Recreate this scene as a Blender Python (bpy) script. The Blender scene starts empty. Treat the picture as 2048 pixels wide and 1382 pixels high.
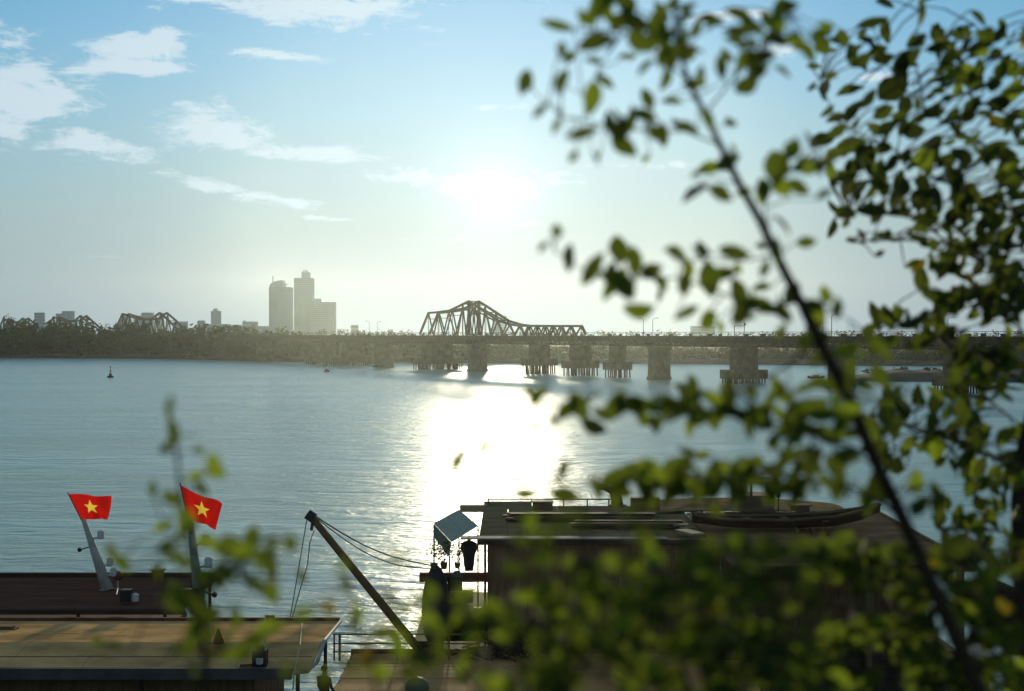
import bpy, bmesh, math, random
from mathutils import Vector, Matrix, noise as mnoise

# ------------------------------------------------------------------ camera, sky, sun, exposure
SC = bpy.context.scene
COL = SC.collection
R = math.radians
F = 2844.0           # focal length in photo pixels (50 mm on 36 mm film, 2048 px wide)
HY = 668.0           # horizon row
CH = 13.0            # camera height over the river
rnd = random.Random(7)

cam_d = bpy.data.cameras.new('camera'); cam = bpy.data.objects.new('camera', cam_d); COL.objects.link(cam)
cam.location = (0, 0, CH); cam.rotation_euler = (R(90), 0, 0)
cam_d.sensor_width = 36; cam_d.lens = 50; cam_d.shift_y = -(691 - HY) / 2048
cam_d.clip_start = 0.05; cam_d.clip_end = 20000
cam_d.dof.use_dof = True; cam_d.dof.focus_distance = 75; cam_d.dof.aperture_fstop = 2.8; cam_d.dof.aperture_blades = 0
SC.camera = cam

SUN_AZ, SUN_EL = math.atan((985 - 1024) / F), math.atan((HY - 382) / F)
sunv = Vector((math.sin(SUN_AZ) * math.cos(SUN_EL), math.cos(SUN_AZ) * math.cos(SUN_EL), math.sin(SUN_EL)))
sl = bpy.data.lights.new('sun', 'SUN'); sl.energy = 2.6; sl.angle = R(2.2); sl.color = (1.0, 0.90, 0.62)
so = bpy.data.objects.new('sun', sl); COL.objects.link(so); so.rotation_euler = (-sunv).to_track_quat('-Z', 'Y').to_euler()
so.location = (0, 0, 60)

SC.view_settings.view_transform = 'Standard'; SC.view_settings.look = 'None'
SC.view_settings.exposure = 0.12; SC.view_settings.gamma = 1.0; SC.view_settings.use_curve_mapping = False
SC.render.engine = 'CYCLES'
SC.cycles.use_denoising = True
SC.cycles.max_bounces = 6; SC.cycles.transparent_max_bounces = 8; SC.cycles.volume_bounces = 0
SC.cycles.sample_clamp_direct = 6; SC.cycles.sample_clamp_indirect = 4

def build_world():
    w = bpy.data.worlds.new('World'); SC.world = w; w.use_nodes = True
    nt = w.node_tree; N = nt.nodes; L = nt.links; N.clear()
    def nd(t, **k):
        n = N.new(t)
        for a, b in k.items(): setattr(n, a, b)
        return n
    def math_(op, a, b=None, c=None, clamp=False):
        n = nd('ShaderNodeMath', operation=op, use_clamp=clamp)
        for i, v in enumerate((a, b, c)):
            if v is None: continue
            if isinstance(v, (int, float)): n.inputs[i].default_value = v
            else: L.new(v, n.inputs[i])
        return n.outputs[0]
    def smooth(v, lo, hi, a=0.0, b=1.0):
        n = nd('ShaderNodeMapRange', interpolation_type='SMOOTHSTEP')
        L.new(v, n.inputs[0]); n.inputs[1].default_value = lo; n.inputs[2].default_value = hi
        n.inputs[3].default_value = a; n.inputs[4].default_value = b
        return n.outputs[0]
    def mix(fac, a, b, blend='MIX'):
        n = nd('ShaderNodeMix', data_type='RGBA', blend_type=blend)
        for s, v in ((0, fac), (6, a), (7, b)):
            if isinstance(v, (int, float)): n.inputs[s].default_value = v
            elif isinstance(v, tuple): n.inputs[s].default_value = (*v, 1)
            else: L.new(v, n.inputs[s])
        return n.outputs[2]
    tc = nd('ShaderNodeTexCoord').outputs['Generated']
    sky = nd('ShaderNodeTexSky', sky_type='NISHITA', sun_disc=False)
    sky.sun_elevation = SUN_EL; sky.sun_rotation = SUN_AZ
    sky.air_density = 1.0; sky.dust_density = 0.12; sky.ozone_density = 5.5; sky.altitude = 20
    sx = nd('ShaderNodeSeparateXYZ'); L.new(tc, sx.inputs[0])
    az = math_('ARCTAN2', sx.outputs[0], sx.outputs[1])
    el = math_('ARCSINE', sx.outputs[2])
    cb = nd('ShaderNodeCombineXYZ'); L.new(az, cb.inputs[0]); L.new(el, cb.inputs[1]); p = cb.outputs[0]
    # fine warped noise that frays the clouds
    def noise(vec, scale, detail, rough, sxy, dist=0.0):
        m = nd('ShaderNodeMapping'); L.new(vec, m.inputs[0]); m.inputs['Scale'].default_value = (sxy[0], sxy[1], 1)
        n = nd('ShaderNodeTexNoise'); L.new(m.outputs[0], n.inputs['Vector'])
        n.inputs['Scale'].default_value = scale; n.inputs['Detail'].default_value = detail
        n.inputs['Roughness'].default_value = rough; n.inputs['Distortion'].default_value = dist
        return n.outputs[0]
    n1 = noise(p, 22, 9, 0.66, (1, 2.3), 0.5)
    n2 = noise(p, 90, 5, 0.6, (0.45, 1.6), 0.8)
    clouds = [  # photo px centre, half sizes, tilt (clockwise), weight: bodies of cloud by direction
        (600, 10, 290, 52, 3, 1.0), (300, 92, 150, 36, -4, 1.0), (265, 136, 165, 24, -4, 1.0), (545, 112, 130, 15, 3, .95),
        (35, 190, 130, 120, 10, 1.0), (120, 195, 60, 26, 0, .9), (190, 295, 125, 44, 8, .85), (20, 262, 90, 44, 0, .9),
        (430, 255, 140, 48, 6, 1.0), (610, 303, 190, 30, 2, .85), (390, 366, 170, 22, 8, .85), (540, 398, 170, 22, 8, .75),
        (800, 356, 160, 30, 2, .8), (985, 372, 190, 44, -2, .9), (1125, 365, 80, 12, -2, .8), (1060, 447, 60, 10, 2, .7),
        (640, 436, 130, 12, 3, .7), (975, 214, 85, 17, -4, .75), (1430, 34, 150, 18, -3, .8), (1560, 96, 110, 22, 2, .8),
        (1770, 156, 100, 20, 0, .75), (1270, 330, 190, 18, 0, .7), (230, 515, 240, 14, 2, .45), (900, 478, 160, 10, 1, .5)]
    M = None
    for (cx, cy, rx, ry, rot, wt) in clouds:
        m = nd('ShaderNodeMapping', vector_type='TEXTURE'); L.new(p, m.inputs[0])
        a = math.atan((cx - 1024) / F); e = math.atan((HY - cy) / F * math.cos(a))
        m.inputs['Location'].default_value = (a, e, 0); m.inputs['Rotation'].default_value = (0, 0, -R(rot))
        m.inputs['Scale'].default_value = (rx / F, ry / F, 1)
        ln = nd('ShaderNodeVectorMath', operation='LENGTH'); L.new(m.outputs[0], ln.inputs[0])
        v = math_('MULTIPLY_ADD', ln.outputs['Value'], -0.78, wt)
        M = v if M is None else math_('MAXIMUM', M, v)
    # away from the view the same kind of broken cloud goes on
    far = noise(p, 3.2, 3, 0.5, (1, 2.6), 0.3)
    out_az = smooth(math_('ABSOLUTE', az), 0.40, 0.62)
    out_el = smooth(el, 0.27, 0.42)
    out = math_('MAXIMUM', out_az, out_el)
    gen = math_('MULTIPLY', math_('MULTIPLY_ADD', far, 4.0, -1.9), out)
    gen = math_('ADD', gen, math_('MULTIPLY_ADD', out, 1.0, -1.0))
    M = math_('MAXIMUM', M, gen)
    fr = math_('ADD', math_('MULTIPLY_ADD', n1, 2.3, -1.15), math_('MULTIPLY_ADD', n2, 0.9, -0.45))
    dens = math_('MULTIPLY', smooth(math_('ADD', M, fr), 0.24, 0.72), 0.9)
    dens = math_('MULTIPLY', dens, smooth(el, 0.01, 0.09, 0.25, 1.0))
    # sun glow in thin high cloud
    dt = nd('ShaderNodeVectorMath', operation='DOT_PRODUCT'); L.new(tc, dt.inputs[0]); dt.inputs[1].default_value = sunv
    ang = math_('ARCCOSINE', math_('MINIMUM', dt.outputs['Value'], 0.999999))
    g1 = math_('POWER', 2.718, math_('MULTIPLY', math_('POWER', math_('DIVIDE', ang, 0.026), 1.2), -1.0))
    g2 = math_('POWER', 2.718, math_('MULTIPLY', math_('DIVIDE', ang, 0.15), -1.0))
    skyc = mix(1.0, sky.outputs[0], SKY_TINT, 'MULTIPLY')
    hz = smooth(el, 0.0, 0.26, 1.0, 0.0)
    base = mix(math_('MULTIPLY', hz, SKY_HAZE_MIX), skyc, SKY_HAZE)
    cl = mix(dens, base, CLOUD_COL)
    gl = mix(1.0, cl, mix(g2, (0, 0, 0), GLOW_WIDE), 'ADD')
    gl = mix(1.0, gl, mix(g1, (0, 0, 0), GLOW_CORE), 'ADD')
    bg = nd('ShaderNodeBackground'); bg.inputs[1].default_value = 0.1; L.new(gl, bg.inputs[0])
    o = nd('ShaderNodeOutputWorld'); L.new(bg.outputs[0], o.inputs[0])
SKY_TINT = (2.3, 1.95, 1.42)
SKY_HAZE = (2.75, 3.6, 4.1); SKY_HAZE_MIX = 1.0
CLOUD_COL = (5.4, 6.6, 7.3)
GLOW_WIDE = (2.2, 2.5, 2.6); GLOW_CORE = (2.6, 2.6, 2.3)
build_world()

# ------------------------------------------------------------------ helpers
def W(px, py, D):
    """world point seen at photo pixel (px, py) at distance D along +Y"""
    return Vector(((px - 1024) / F * D, D, CH - (py - HY) / F * D))
def G(px, py, z):
    """world point on the level z seen at photo pixel"""
    D = (CH - z) * F / (py - HY)
    return Vector(((px - 1024) / F * D, D, z))

MATS = {}
def mat(name, col, rough=0.7, var=0.25, scale=3.0, bump=0.0, metal=0.0, spec=0.08, col2=None, stretch=(1, 1, 1), translucent=None, tr=0.5, emit=None):
    if name in MATS: return MATS[name]
    m = bpy.data.materials.new(name); m.use_nodes = True; nt = m.node_tree; N, L = nt.nodes, nt.links
    b = N['Principled BSDF']; b.inputs['Roughness'].default_value = rough; b.inputs['Metallic'].default_value = metal
    b.inputs['Specular IOR Level'].default_value = spec
    tc = N.new('ShaderNodeTexCoord'); mp = N.new('ShaderNodeMapping'); L.new(tc.outputs['Object'], mp.inputs[0])
    mp.inputs['Scale'].default_value = stretch
    ns = N.new('ShaderNodeTexNoise'); ns.inputs['Scale'].default_value = scale; ns.inputs['Detail'].default_value = 6; ns.inputs['Roughness'].default_value = 0.65
    L.new(mp.outputs[0], ns.inputs['Vector'])
    cr = N.new('ShaderNodeValToRGB'); cr.color_ramp.elements[0].position = 0.3; cr.color_ramp.elements[1].position = 0.7
    c2 = col2 or tuple(min(1, c * (1 + var)) for c in col)
    cr.color_ramp.elements[0].color = (*[c * (1 - var) for c in col], 1); cr.color_ramp.elements[1].color = (*c2, 1)
    L.new(ns.outputs[0], cr.inputs[0]); L.new(cr.outputs[0], b.inputs['Base Color'])
    if bump:
        bp = N.new('ShaderNodeBump'); bp.inputs['Strength'].default_value = bump; bp.inputs['Distance'].default_value = 0.05
        n2 = N.new('ShaderNodeTexNoise'); n2.inputs['Scale'].default_value = scale * 4; n2.inputs['Detail'].default_value = 5
        L.new(mp.outputs[0], n2.inputs['Vector']); L.new(n2.outputs[0], bp.inputs['Height']); L.new(bp.outputs[0], b.inputs['Normal'])
    if translucent:
        t = N.new('ShaderNodeBsdfTranslucent'); t.inputs[0].default_value = (*translucent, 1)
        mx = N.new('ShaderNodeMixShader'); mx.inputs[0].default_value = tr
        L.new(b.outputs[0], mx.inputs[1]); L.new(t.outputs[0], mx.inputs[2]); L.new(mx.outputs[0], N['Material Output'].inputs[0])
    MATS[name] = m; return m

class MB:
    """collects boxes, beams, tubes, polygons; build() links them as one mesh"""
    def __init__(s): s.v = []; s.f = []
    def add(s, vs, fs):
        o = len(s.v); s.v += [tuple(v) for v in vs]; s.f += [tuple(i + o for i in f) for f in fs]; return s
    def box(s, c, d, rz=0.0, taper=1.0):
        c = Vector(c); hx, hy, hz = d[0] / 2, d[1] / 2, d[2] / 2; ca, sa = math.cos(rz), math.sin(rz); vs = []
        for z in (-1, 1):
            k = taper if z > 0 else 1
            for x, y in ((-1, -1), (1, -1), (1, 1), (-1, 1)):
                X, Y = x * hx * k, y * hy * k
                vs.append((c.x + X * ca - Y * sa, c.y + X * sa + Y * ca, c.z + z * hz))
        return s.add(vs, [(3, 2, 1, 0), (4, 5, 6, 7), (0, 1, 5, 4), (1, 2, 6, 5), (2, 3, 7, 6), (3, 0, 4, 7)])
    def beam(s, p, q, w, h=None, up=(0, 0, 1)):
        p, q = Vector(p), Vector(q); h = h or w; d = (q - p).normalized(); u = Vector(up)
        if abs(d.dot(u)) > .98: u = Vector((0, 1, 0))
        a = d.cross(u).normalized() * (w / 2); b = a.cross(d).normalized() * (h / 2)
        vs = [e + x * a + y * b for e in (p, q) for x, y in ((-1, -1), (1, -1), (1, 1), (-1, 1))]
        return s.add(vs, [(0, 1, 2, 3), (7, 6, 5, 4), (0, 4, 5, 1), (1, 5, 6, 2), (2, 6, 7, 3), (3, 7, 4, 0)])
    def tube(s, pts, rad, n=8, cap=True):
        pts = [Vector(p) for p in pts]; m = len(pts)
        rs = rad if isinstance(rad, (list, tuple)) else [rad] * m
        vs = []; a = None
        for i, p in enumerate(pts):
            d = (pts[min(i + 1, m - 1)] - pts[max(i - 1, 0)]).normalized()
            if a is None: a = d.orthogonal().normalized()
            a = (a - d * a.dot(d)).normalized(); b = d.cross(a)
            for k in range(n):
                t = 2 * math.pi * k / n; vs.append(p + (a * math.cos(t) + b * math.sin(t)) * rs[i])
        fs = [(i * n + k, i * n + (k + 1) % n, (i + 1) * n + (k + 1) % n, (i + 1) * n + k) for i in range(m - 1) for k in range(n)]
        if cap: fs += [tuple(reversed(range(n))), tuple(range((m - 1) * n, m * n))]
        return s.add(vs, fs)
    def lathe(s, c, prof, n=12):
        c = Vector(c); vs = []
        for r, z in prof:
            for k in range(n):
                t = 2 * math.pi * k / n; vs.append((c.x + r * math.cos(t), c.y + r * math.sin(t), c.z + z))
        m = len(prof)
        fs = [(i * n + k, i * n + (k + 1) % n, (i + 1) * n + (k + 1) % n, (i + 1) * n + k) for i in range(m - 1) for k in range(n)]
        fs += [tuple(reversed(range(n))), tuple(range((m - 1) * n, m * n))]
        return s.add(vs, fs)
    def ball(s, c, r, n=10, sq=(1, 1, 1)):
        c = Vector(c); m = 7; vs = []
        for i in range(m):
            t = math.pi * (i + .02) / (m - 1 + .04)
            for k in range(n):
                a = 2 * math.pi * k / n
                vs.append((c.x + r * sq[0] * math.sin(t) * math.cos(a), c.y + r * sq[1] * math.sin(t) * math.sin(a), c.z - r * sq[2] * math.cos(t)))
        fs = [(i * n + k, i * n + (k + 1) % n, (i + 1) * n + (k + 1) % n, (i + 1) * n + k) for i in range(m - 1) for k in range(n)]
        return s.add(vs, fs + [tuple(reversed(range(n))), tuple(range((m - 1) * n, m * n))])
    def slab(s, poly, t):
        """polygon (list of 3-D points) thickened downwards by t"""
        n = len(poly); top = [Vector(p) for p in poly]; bot = [p - Vector((0, 0, t)) for p in top]
        return s.add(top + bot, [tuple(range(n)), tuple(reversed(range(n, 2 * n)))] + [(i, i + n, (i + 1) % n + n, (i + 1) % n) for i in range(n)])
    def grid(s, fn, nu, nv):
        vs = [fn(i / nu, j / nv) for j in range(nv + 1) for i in range(nu + 1)]
        return s.add(vs, [(j * (nu + 1) + i, j * (nu + 1) + i + 1, (j + 1) * (nu + 1) + i + 1, (j + 1) * (nu + 1) + i) for j in range(nv) for i in range(nu)])
    def mesh(s, name, m, smooth=False):
        me = bpy.data.meshes.new(name); me.from_pydata(s.v, [], s.f); me.validate(); me.update()
        bm = bmesh.new(); bm.from_mesh(me); bmesh.ops.recalc_face_normals(bm, faces=bm.faces); bm.to_mesh(me); bm.free()
        if m: me.materials.append(m)
        if smooth: me.polygons.foreach_set('use_smooth', [True] * len(me.polygons))
        return me
    def build(s, name, m, parent=None, smooth=False, origin=None):
        if origin is not None: s.v = [tuple(Vector(v) - Vector(origin)) for v in s.v]
        me = s.mesh(name, m, smooth); o = bpy.data.objects.new(name, me); COL.objects.link(o)
        if origin is not None: o.location = origin
        if parent: attach(o, parent)
        return o
def attach(o, parent):
    """child keeps its world place under a translated, unrotated parent"""
    o.parent = parent
    off = Vector((0, 0, 0)); q = parent
    while q is not None: off += q.location; q = q.parent
    o.location = Vector(o.location) - off
    return o
def empty(name, loc, label, cat, group=None):
    e = bpy.data.objects.new(name, None); COL.objects.link(e); e.location = loc; e.empty_display_size = .2
    return tag(e, label, cat, group)
def tag(o, label, cat, group=None):
    o['label'] = label; o['category'] = cat
    if group: o['group'] = group
    return o
def kind(o, k, label=None, cat=None):
    o['kind'] = k
    if label: o['label'] = label
    if cat: o['category'] = cat
    return o
def interp(tab, x):
    if x <= tab[0][0]: return tab[0][1]
    for (a, b), (c, d) in zip(tab, tab[1:]):
        if x <= c: return b + (d - b) * (x - a) / (c - a)
    return tab[-1][1]

# ------------------------------------------------------------------ materials
steel = mat('dark_bridge_steel', (.085, .06, .032), .7, .35, .6)
stone = mat('pier_stone', (.17, .115, .06), .9, .4, .5, .4)
rust = mat('rusty_steel', (.15, .075, .045), .8, .4, 2.5, .3)
bark = mat('dark_bark', (.05, .032, .02), .9, .4, 20)
foliage = mat('bank_foliage', (.034, .044, .008), .9, .5, .25, translucent=(.06, .09, .02), tr=.25)
foliage2 = mat('tree_foliage', (.046, .05, .012), .9, .45, .4, translucent=(.06, .09, .02), tr=.25)
earth = mat('bank_earth', (.10, .075, .045), .95, .4, .15, .5)
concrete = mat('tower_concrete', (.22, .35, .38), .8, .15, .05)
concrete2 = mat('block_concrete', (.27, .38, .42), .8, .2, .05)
glassy = mat('tower_window_band', (.185, .30, .33), .6, .2, .1)
lamp_metal = mat('lamp_metal', (.12, .12, .12), .6, .2, 3)
dark_roof = mat('dark_corrugated_sheet', (.14, .06, .035), .75, .35, 1.6, stretch=(.25, 1.5, 1))
tan_roof = mat('weathered_tan_roof', (.68, .37, .14), .92, .42, .8, .35, stretch=(.6, 1.2, 1), spec=.0)
tan_edge = mat('roof_edge_trim', (.10, .085, .07), .85, .3, 2)
red_paint = mat('dull_red_paint', (.16, .045, .03), .75, .4, 2.5)
mast_paint = mat('pale_mast_paint', (.40, .37, .30), .7, .3, 3)
dark_metal = mat('dark_metal', (.035, .03, .028), .55, .3, 5)
white_paint = mat('dirty_white_paint', (.55, .52, .46), .6, .2, 3)
flag_red = mat('flag_red_cloth', (.5, .010, .006), .8, .25, 3, translucent=(.62, .012, .008), tr=.6)
star_yellow = mat('flag_star_yellow', (.8, .55, .05), .8, .06, 8, translucent=(1, .72, .08), tr=.6)
wood_dark = mat('dark_hull_wood', (.06, .036, .024), .8, .4, 2, .2, stretch=(.3, 2, 2))
wood_brown = mat('brown_boat_wood', (.15, .085, .045), .8, .4, 2.2, .2, stretch=(.3, 2, 2))
plank_tan = mat('deck_plank_tan', (.60, .30, .10), .88, .35, 1.3, .3, stretch=(.4, 2, 1))
wall_brown = mat('dark_plank_wall', (.20, .105, .05), .85, .4, 2, .2, stretch=(2, 2, .3))
panel_khaki = mat('khaki_panel', (.30, .24, .13), .85, .2, 3)
teal_sheet = mat('teal_tarpaulin', (.55, .55, .42), .8, .15, 3, translucent=(.5, .5, .38), tr=.3)
roof_grey = mat('houseboat_sheet_roof', (.27, .16, .065), .85, .4, 1.0, .3, stretch=(.5, 1.4, 1))
rope_mat = mat('rope_fibre', (.16, .12, .07), .9, .3, 20)
boom_mat = mat('rusty_boom_paint', (.15, .085, .035), .75, .4, 3)
cloth_dark = mat('dark_cloth', (.03, .028, .03), .9, .3, 6)
skin_mat = mat('skin', (.36, .20, .13), .6, .1, 8)
hair_mat = mat('black_hair', (.015, .012, .01), .6, .2, 30)
rubber = mat('black_rubber', (.018, .018, .018), .8, .3, 6)
blue_grey = mat('blue_grey_plastic', (.10, .11, .09), .6, .2, 4)

# ------------------------------------------------------------------ river
def water_material():
    m = bpy.data.materials.new('river_water'); m.use_nodes = True; N, L = m.node_tree.nodes, m.node_tree.links
    b = N['Principled BSDF']; b.inputs['Base Color'].default_value = (.45, .58, .42, 1); b.inputs['Roughness'].default_value = .20
    b.inputs['IOR'].default_value = 1.4; b.inputs['Specular IOR Level'].default_value = .5
    tc = N.new('ShaderNodeTexCoord')
    def noise(scale, detail, st, dist=0.0, rough=.55):
        mp = N.new('ShaderNodeMapping'); mp.inputs['Scale'].default_value = st; mp.inputs['Rotation'].default_value = (0, 0, R(8))
        L.new(tc.outputs['Object'], mp.inputs[0]); n = N.new('ShaderNodeTexNoise'); L.new(mp.outputs[0], n.inputs['Vector'])
        n.inputs['Scale'].default_value = scale; n.inputs['Detail'].default_value = detail; n.inputs['Distortion'].default_value = dist
        n.inputs['Roughness'].default_value = rough
        return n.outputs[0]
    patch = noise(.03, 4, (.35, 1.6, 1), .6)
    mr = N.new('ShaderNodeMapRange'); L.new(patch, mr.inputs[0]); mr.inputs[1].default_value = .35; mr.inputs[2].default_value = .65
    mr.inputs[3].default_value = .35; mr.inputs[4].default_value = 1.5
    b0 = N.new('ShaderNodeBump'); b0.inputs['Distance'].default_value = .55; b0.inputs['Strength'].default_value = .9
    L.new(noise(.17, 3, (.45, 1.3, 1), .6, .6), b0.inputs['Height'])
    b1 = N.new('ShaderNodeBump'); L.new(b0.outputs[0], b1.inputs['Normal']); b1.inputs['Distance'].default_value = .48; b1.inputs['Strength'].default_value = .8
    L.new(noise(.55, 3, (.5, 1.15, 1), .5), b1.inputs['Height'])
    b2 = N.new('ShaderNodeBump'); b2.inputs['Distance'].default_value = .16; L.new(mr.outputs[0], b2.inputs['Strength'])
    L.new(noise(2.2, 4, (.5, 1.1, 1), .4, .6), b2.inputs['Height']); L.new(b1.outputs[0], b2.inputs['Normal'])
    L.new(b2.outputs[0], b.inputs['Normal'])
    return m
river = MB().add([(-1500, 20, 0), (1500, 20, 0), (1500, 1000, 0), (-1500, 1000, 0)], [(0, 1, 2, 3)]).build('river', water_material())
kind(river, 'structure')

# ------------------------------------------------------------------ banks
BANK = [(-900, 800), (-300, 790), (0, 768), (300, 748), (500, 690), (600, 660), (760, 640), (1000, 628), (1250, 625), (1500, 602), (1700, 585), (2100, 560), (3200, 540)]
def bank_D(px): return interp(BANK, px)
m = MB(); cols = list(range(-600, 2701, 60)); vs = []
prof = [(-6, -.4), (0, .25), (4, 1.3), (14, 2.0), (60, 2.4), (700, 2.6), (930, 2.6)]
for px in cols:
    for k, (dy, z) in enumerate(prof):
        D = bank_D(px) + dy + (mnoise.noise(Vector((px * .02, k, 0))) * 6 if k < 4 else 0)
        vs.append(((px - 1024) / F * D, D, z + (mnoise.noise(Vector((px * .05, k * 3, 1))) * .4 if 1 < k < 5 else 0)))
n = len(prof)
m.add(vs, [(i * n + k, (i + 1) * n + k, (i + 1) * n + k + 1, i * n + k + 1) for i in range(len(cols) - 1) for k in range(n - 1)])
far_bank = kind(m.build('far_bank', earth), 'structure')

# near bank that carries the camera and the shrubs
def near_z(x, y):
    t = interp([(-8, 11.6), (0, 11.4), (3, 11.15), (8, 9.6), (14, 7.7), (18, 7.5), (34, .9), (40, -.5)], y)
    return t + mnoise.noise(Vector((x * .35, y * .35, 0))) * .18
near_bank = kind(MB().grid(lambda u, v: (-40 + 80 * u, -8 + 48 * v, near_z(-40 + 80 * u, -8 + 48 * v)), 60, 40).build('near_bank', earth, smooth=True), 'structure')

# sandbar right behind the near piers
m = MB()
def sb(u, v):
    px = 1690 + 900 * u; Dn = 388 - 20 * u; D = Dn + 60 * v
    h = 2.6 * math.sin(math.pi * min(1, v * 1.02)) ** .6 * min(1, u * 9 + .05) if 0 < v < 1 else -.4
    return ((px - 1024) / F * D, D, h + mnoise.noise(Vector((u * 60, v * 9, 0))) * .5 * (0 < v < 1))
kind(m.grid(sb, 60, 8).build('sandbar', earth, smooth=True), 'structure')

# ------------------------------------------------------------------ trees on the far side
def leaf_quads(m, c, r, n, size, rg):
    """n leaf clumps in an uneven crown of radii r round c"""
    lobes = [(Vector((rg.gauss(0, .45) * r[0], rg.gauss(0, .45) * r[1], rg.uniform(-.55, .65) * r[2])), rg.uniform(.35, .6)) for _ in range(7)]
    for i in range(n):
        lo, k = lobes[i % 7]
        d = Vector((rg.gauss(0, 1), rg.gauss(0, 1), rg.gauss(0, 1))).normalized() * rg.uniform(.55, 1.05)
        p = Vector(c) + lo + Vector((d.x * r[0] * k, d.y * r[1] * k, d.z * r[2] * k))
        a = Vector((rg.gauss(0, 1), rg.gauss(0, 1), rg.gauss(0, .6))).normalized(); b = a.orthogonal().normalized()
        s = size * rg.uniform(.5, 1.3)
        m.add([p - a * s, p - b * s * .55, p + a * s, p + b * s * .6], [(0, 1, 2, 3)])
rt = random.Random(3)
TOP = [(-900, 640), (0, 644), (60, 648), (150, 648), (300, 651), (420, 650), (520, 655), (590, 664), (620, 671), (760, 672), (1000, 682), (1150, 690), (1400, 692), (1700, 694), (2100, 692), (3200, 690)]
mass = MB()
for i in range(430):
    px = -700 + 3300 * (i + rt.random()) / 430
    D = bank_D(px) + rt.uniform(5, 55)
    ztop = CH - (interp(TOP, px) + min(9, max(-7, rt.gauss(2, 5))) * (1 if px < 1000 else .5) - HY) * D / F
    h = max(3.5, ztop - 1.2); rr = min(h * .5, rt.uniform(3, 6))
    leaf_quads(mass, ((px - 1024) / F * D, D, 1.2 + h * .52), (rr * 1.5, rr, h * .5), 120, .2 + h * .07, rt)
    leaf_quads(mass, ((px - 1024) / F * D, D - 2, 1.2 + h * .22), (rr * 1.6, rr, h * .26), 60, .2 + h * .07, rt)
kind(mass.build('treeline', foliage), 'stuff', 'dark wooded far bank along the river', 'treeline')
mass = MB()
for i in range(260):
    px = -300 + 2700 * (i + rt.random()) / 260; D = rt.uniform(1150, 1300); zt = CH - (rt.uniform(663, 670) - HY) * D / F
    leaf_quads(mass, ((px - 1024) / F * D, D, zt * .5 + 1), (rt.uniform(5, 9), 5, zt * .5), 90, 1.2, rt)
kind(mass.build('distant_treeline', foliage2), 'stuff', 'low pale line of distant trees behind the bridge', 'treeline')

def bank_tree(px, D, topy, rpx, label):
    x = (px - 1024) / F * D; z0 = 1.6; zt = CH - (topy - HY) * D / F; rr = rpx * D / F
    e = empty('bank_tree', (x, D, z0), label, 'tree', 'trees rising over the far bank')
    cz = zt - rr * .9
    MB().tube([(x, D, z0 - .3), (x + .3, D, (z0 + cz) / 2), (x, D, cz)], [.45, .35, .2], 6).tube([(x + .2, D, cz * .75), (x + rr * .6, D, cz + rr * .2)], [.2, .08], 5).tube([(x, D, cz * .7), (x - rr * .6, D, cz + rr * .1)], [.2, .08], 5).build('trunk', bark, e)
    c = MB(); leaf_quads(c, (x, D, cz), (rr, rr, rr * .95), 190, max(.5, rr * .13), rt); c.build('crown', foliage2, e)
for t in [(20, 800, 632, 14, 'dark tree at the left edge of the skyline beside the leftmost truss peaks'),
          (68, 800, 645, 14, 'round tree between the two leftmost truss pairs of the bridge'),
          (214, 790, 648, 13, 'low bushy tree in the gap between the left truss pairs'),
          (232, 790, 645, 10, 'tree at the foot of the second truss pair from the left'),
          (370, 780, 648, 15, 'tree just right of the left truss pair on the skyline'),
          (440, 770, 648, 14, 'tree below the small grey tower on the left skyline'),
          (475, 760, 650, 13, 'rounded dark tree left of the twin tall towers'),
          (646, 980, 652, 14, 'pale tree at the foot of the wide tower'),
          (690, 1000, 655, 11, 'small pale tree right of the wide stepped tower'),
          (722, 1000, 655, 12, 'hazy tree between the towers and the big truss'),
          (765, 1100, 659, 14, 'broad faint tree on the skyline near two thin poles'),
          (812, 1150, 660, 14, 'faint tree just left of the big truss end post'),
          (1556, 640, 664, 16, 'dark tree crown peeping over the bridge railing behind the stem'),
          (1740, 640, 663, 14, 'tree crown over the railing right of the lamp pair')]:
    bank_tree(*t)
def bush(px, D, basey, topy, rpx, label):
    z0 = CH - (basey - HY) * D / F; zt = CH - (topy - HY) * D / F; x = (px - 1024) / F * D
    e = empty('sandbar_bush', (x, D, z0), label, 'bush', 'bushes on the sandbar')
    MB().tube([(x, D, z0 - .4), (x, D, (z0 + zt) / 2)], [.15, .06], 6).build('stem', bark, e)
    c = MB(); leaf_quads(c, (x, D, (z0 + zt) / 2), (rpx * D / F, 2, (zt - z0) * .5), 170, .32, rt); c.build('foliage', foliage, e)
for t in [(1805, 412, 744, 722, 18, 'round dark bush on the sandbar left of the big right pier'),
          (1745, 412, 747, 738, 26, 'low spreading bush on the tip of the sandbar'),
          (1850, 412, 744, 734, 20, 'low bush on the sandbar touching the big right pier'),
          (1975, 412, 743, 712, 18, 'taller bush on the sandbar right of the big right pier'),
          (2035, 412, 744, 728, 26, 'bush on the sandbar at the right edge')]:
    bush(*t)

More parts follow.
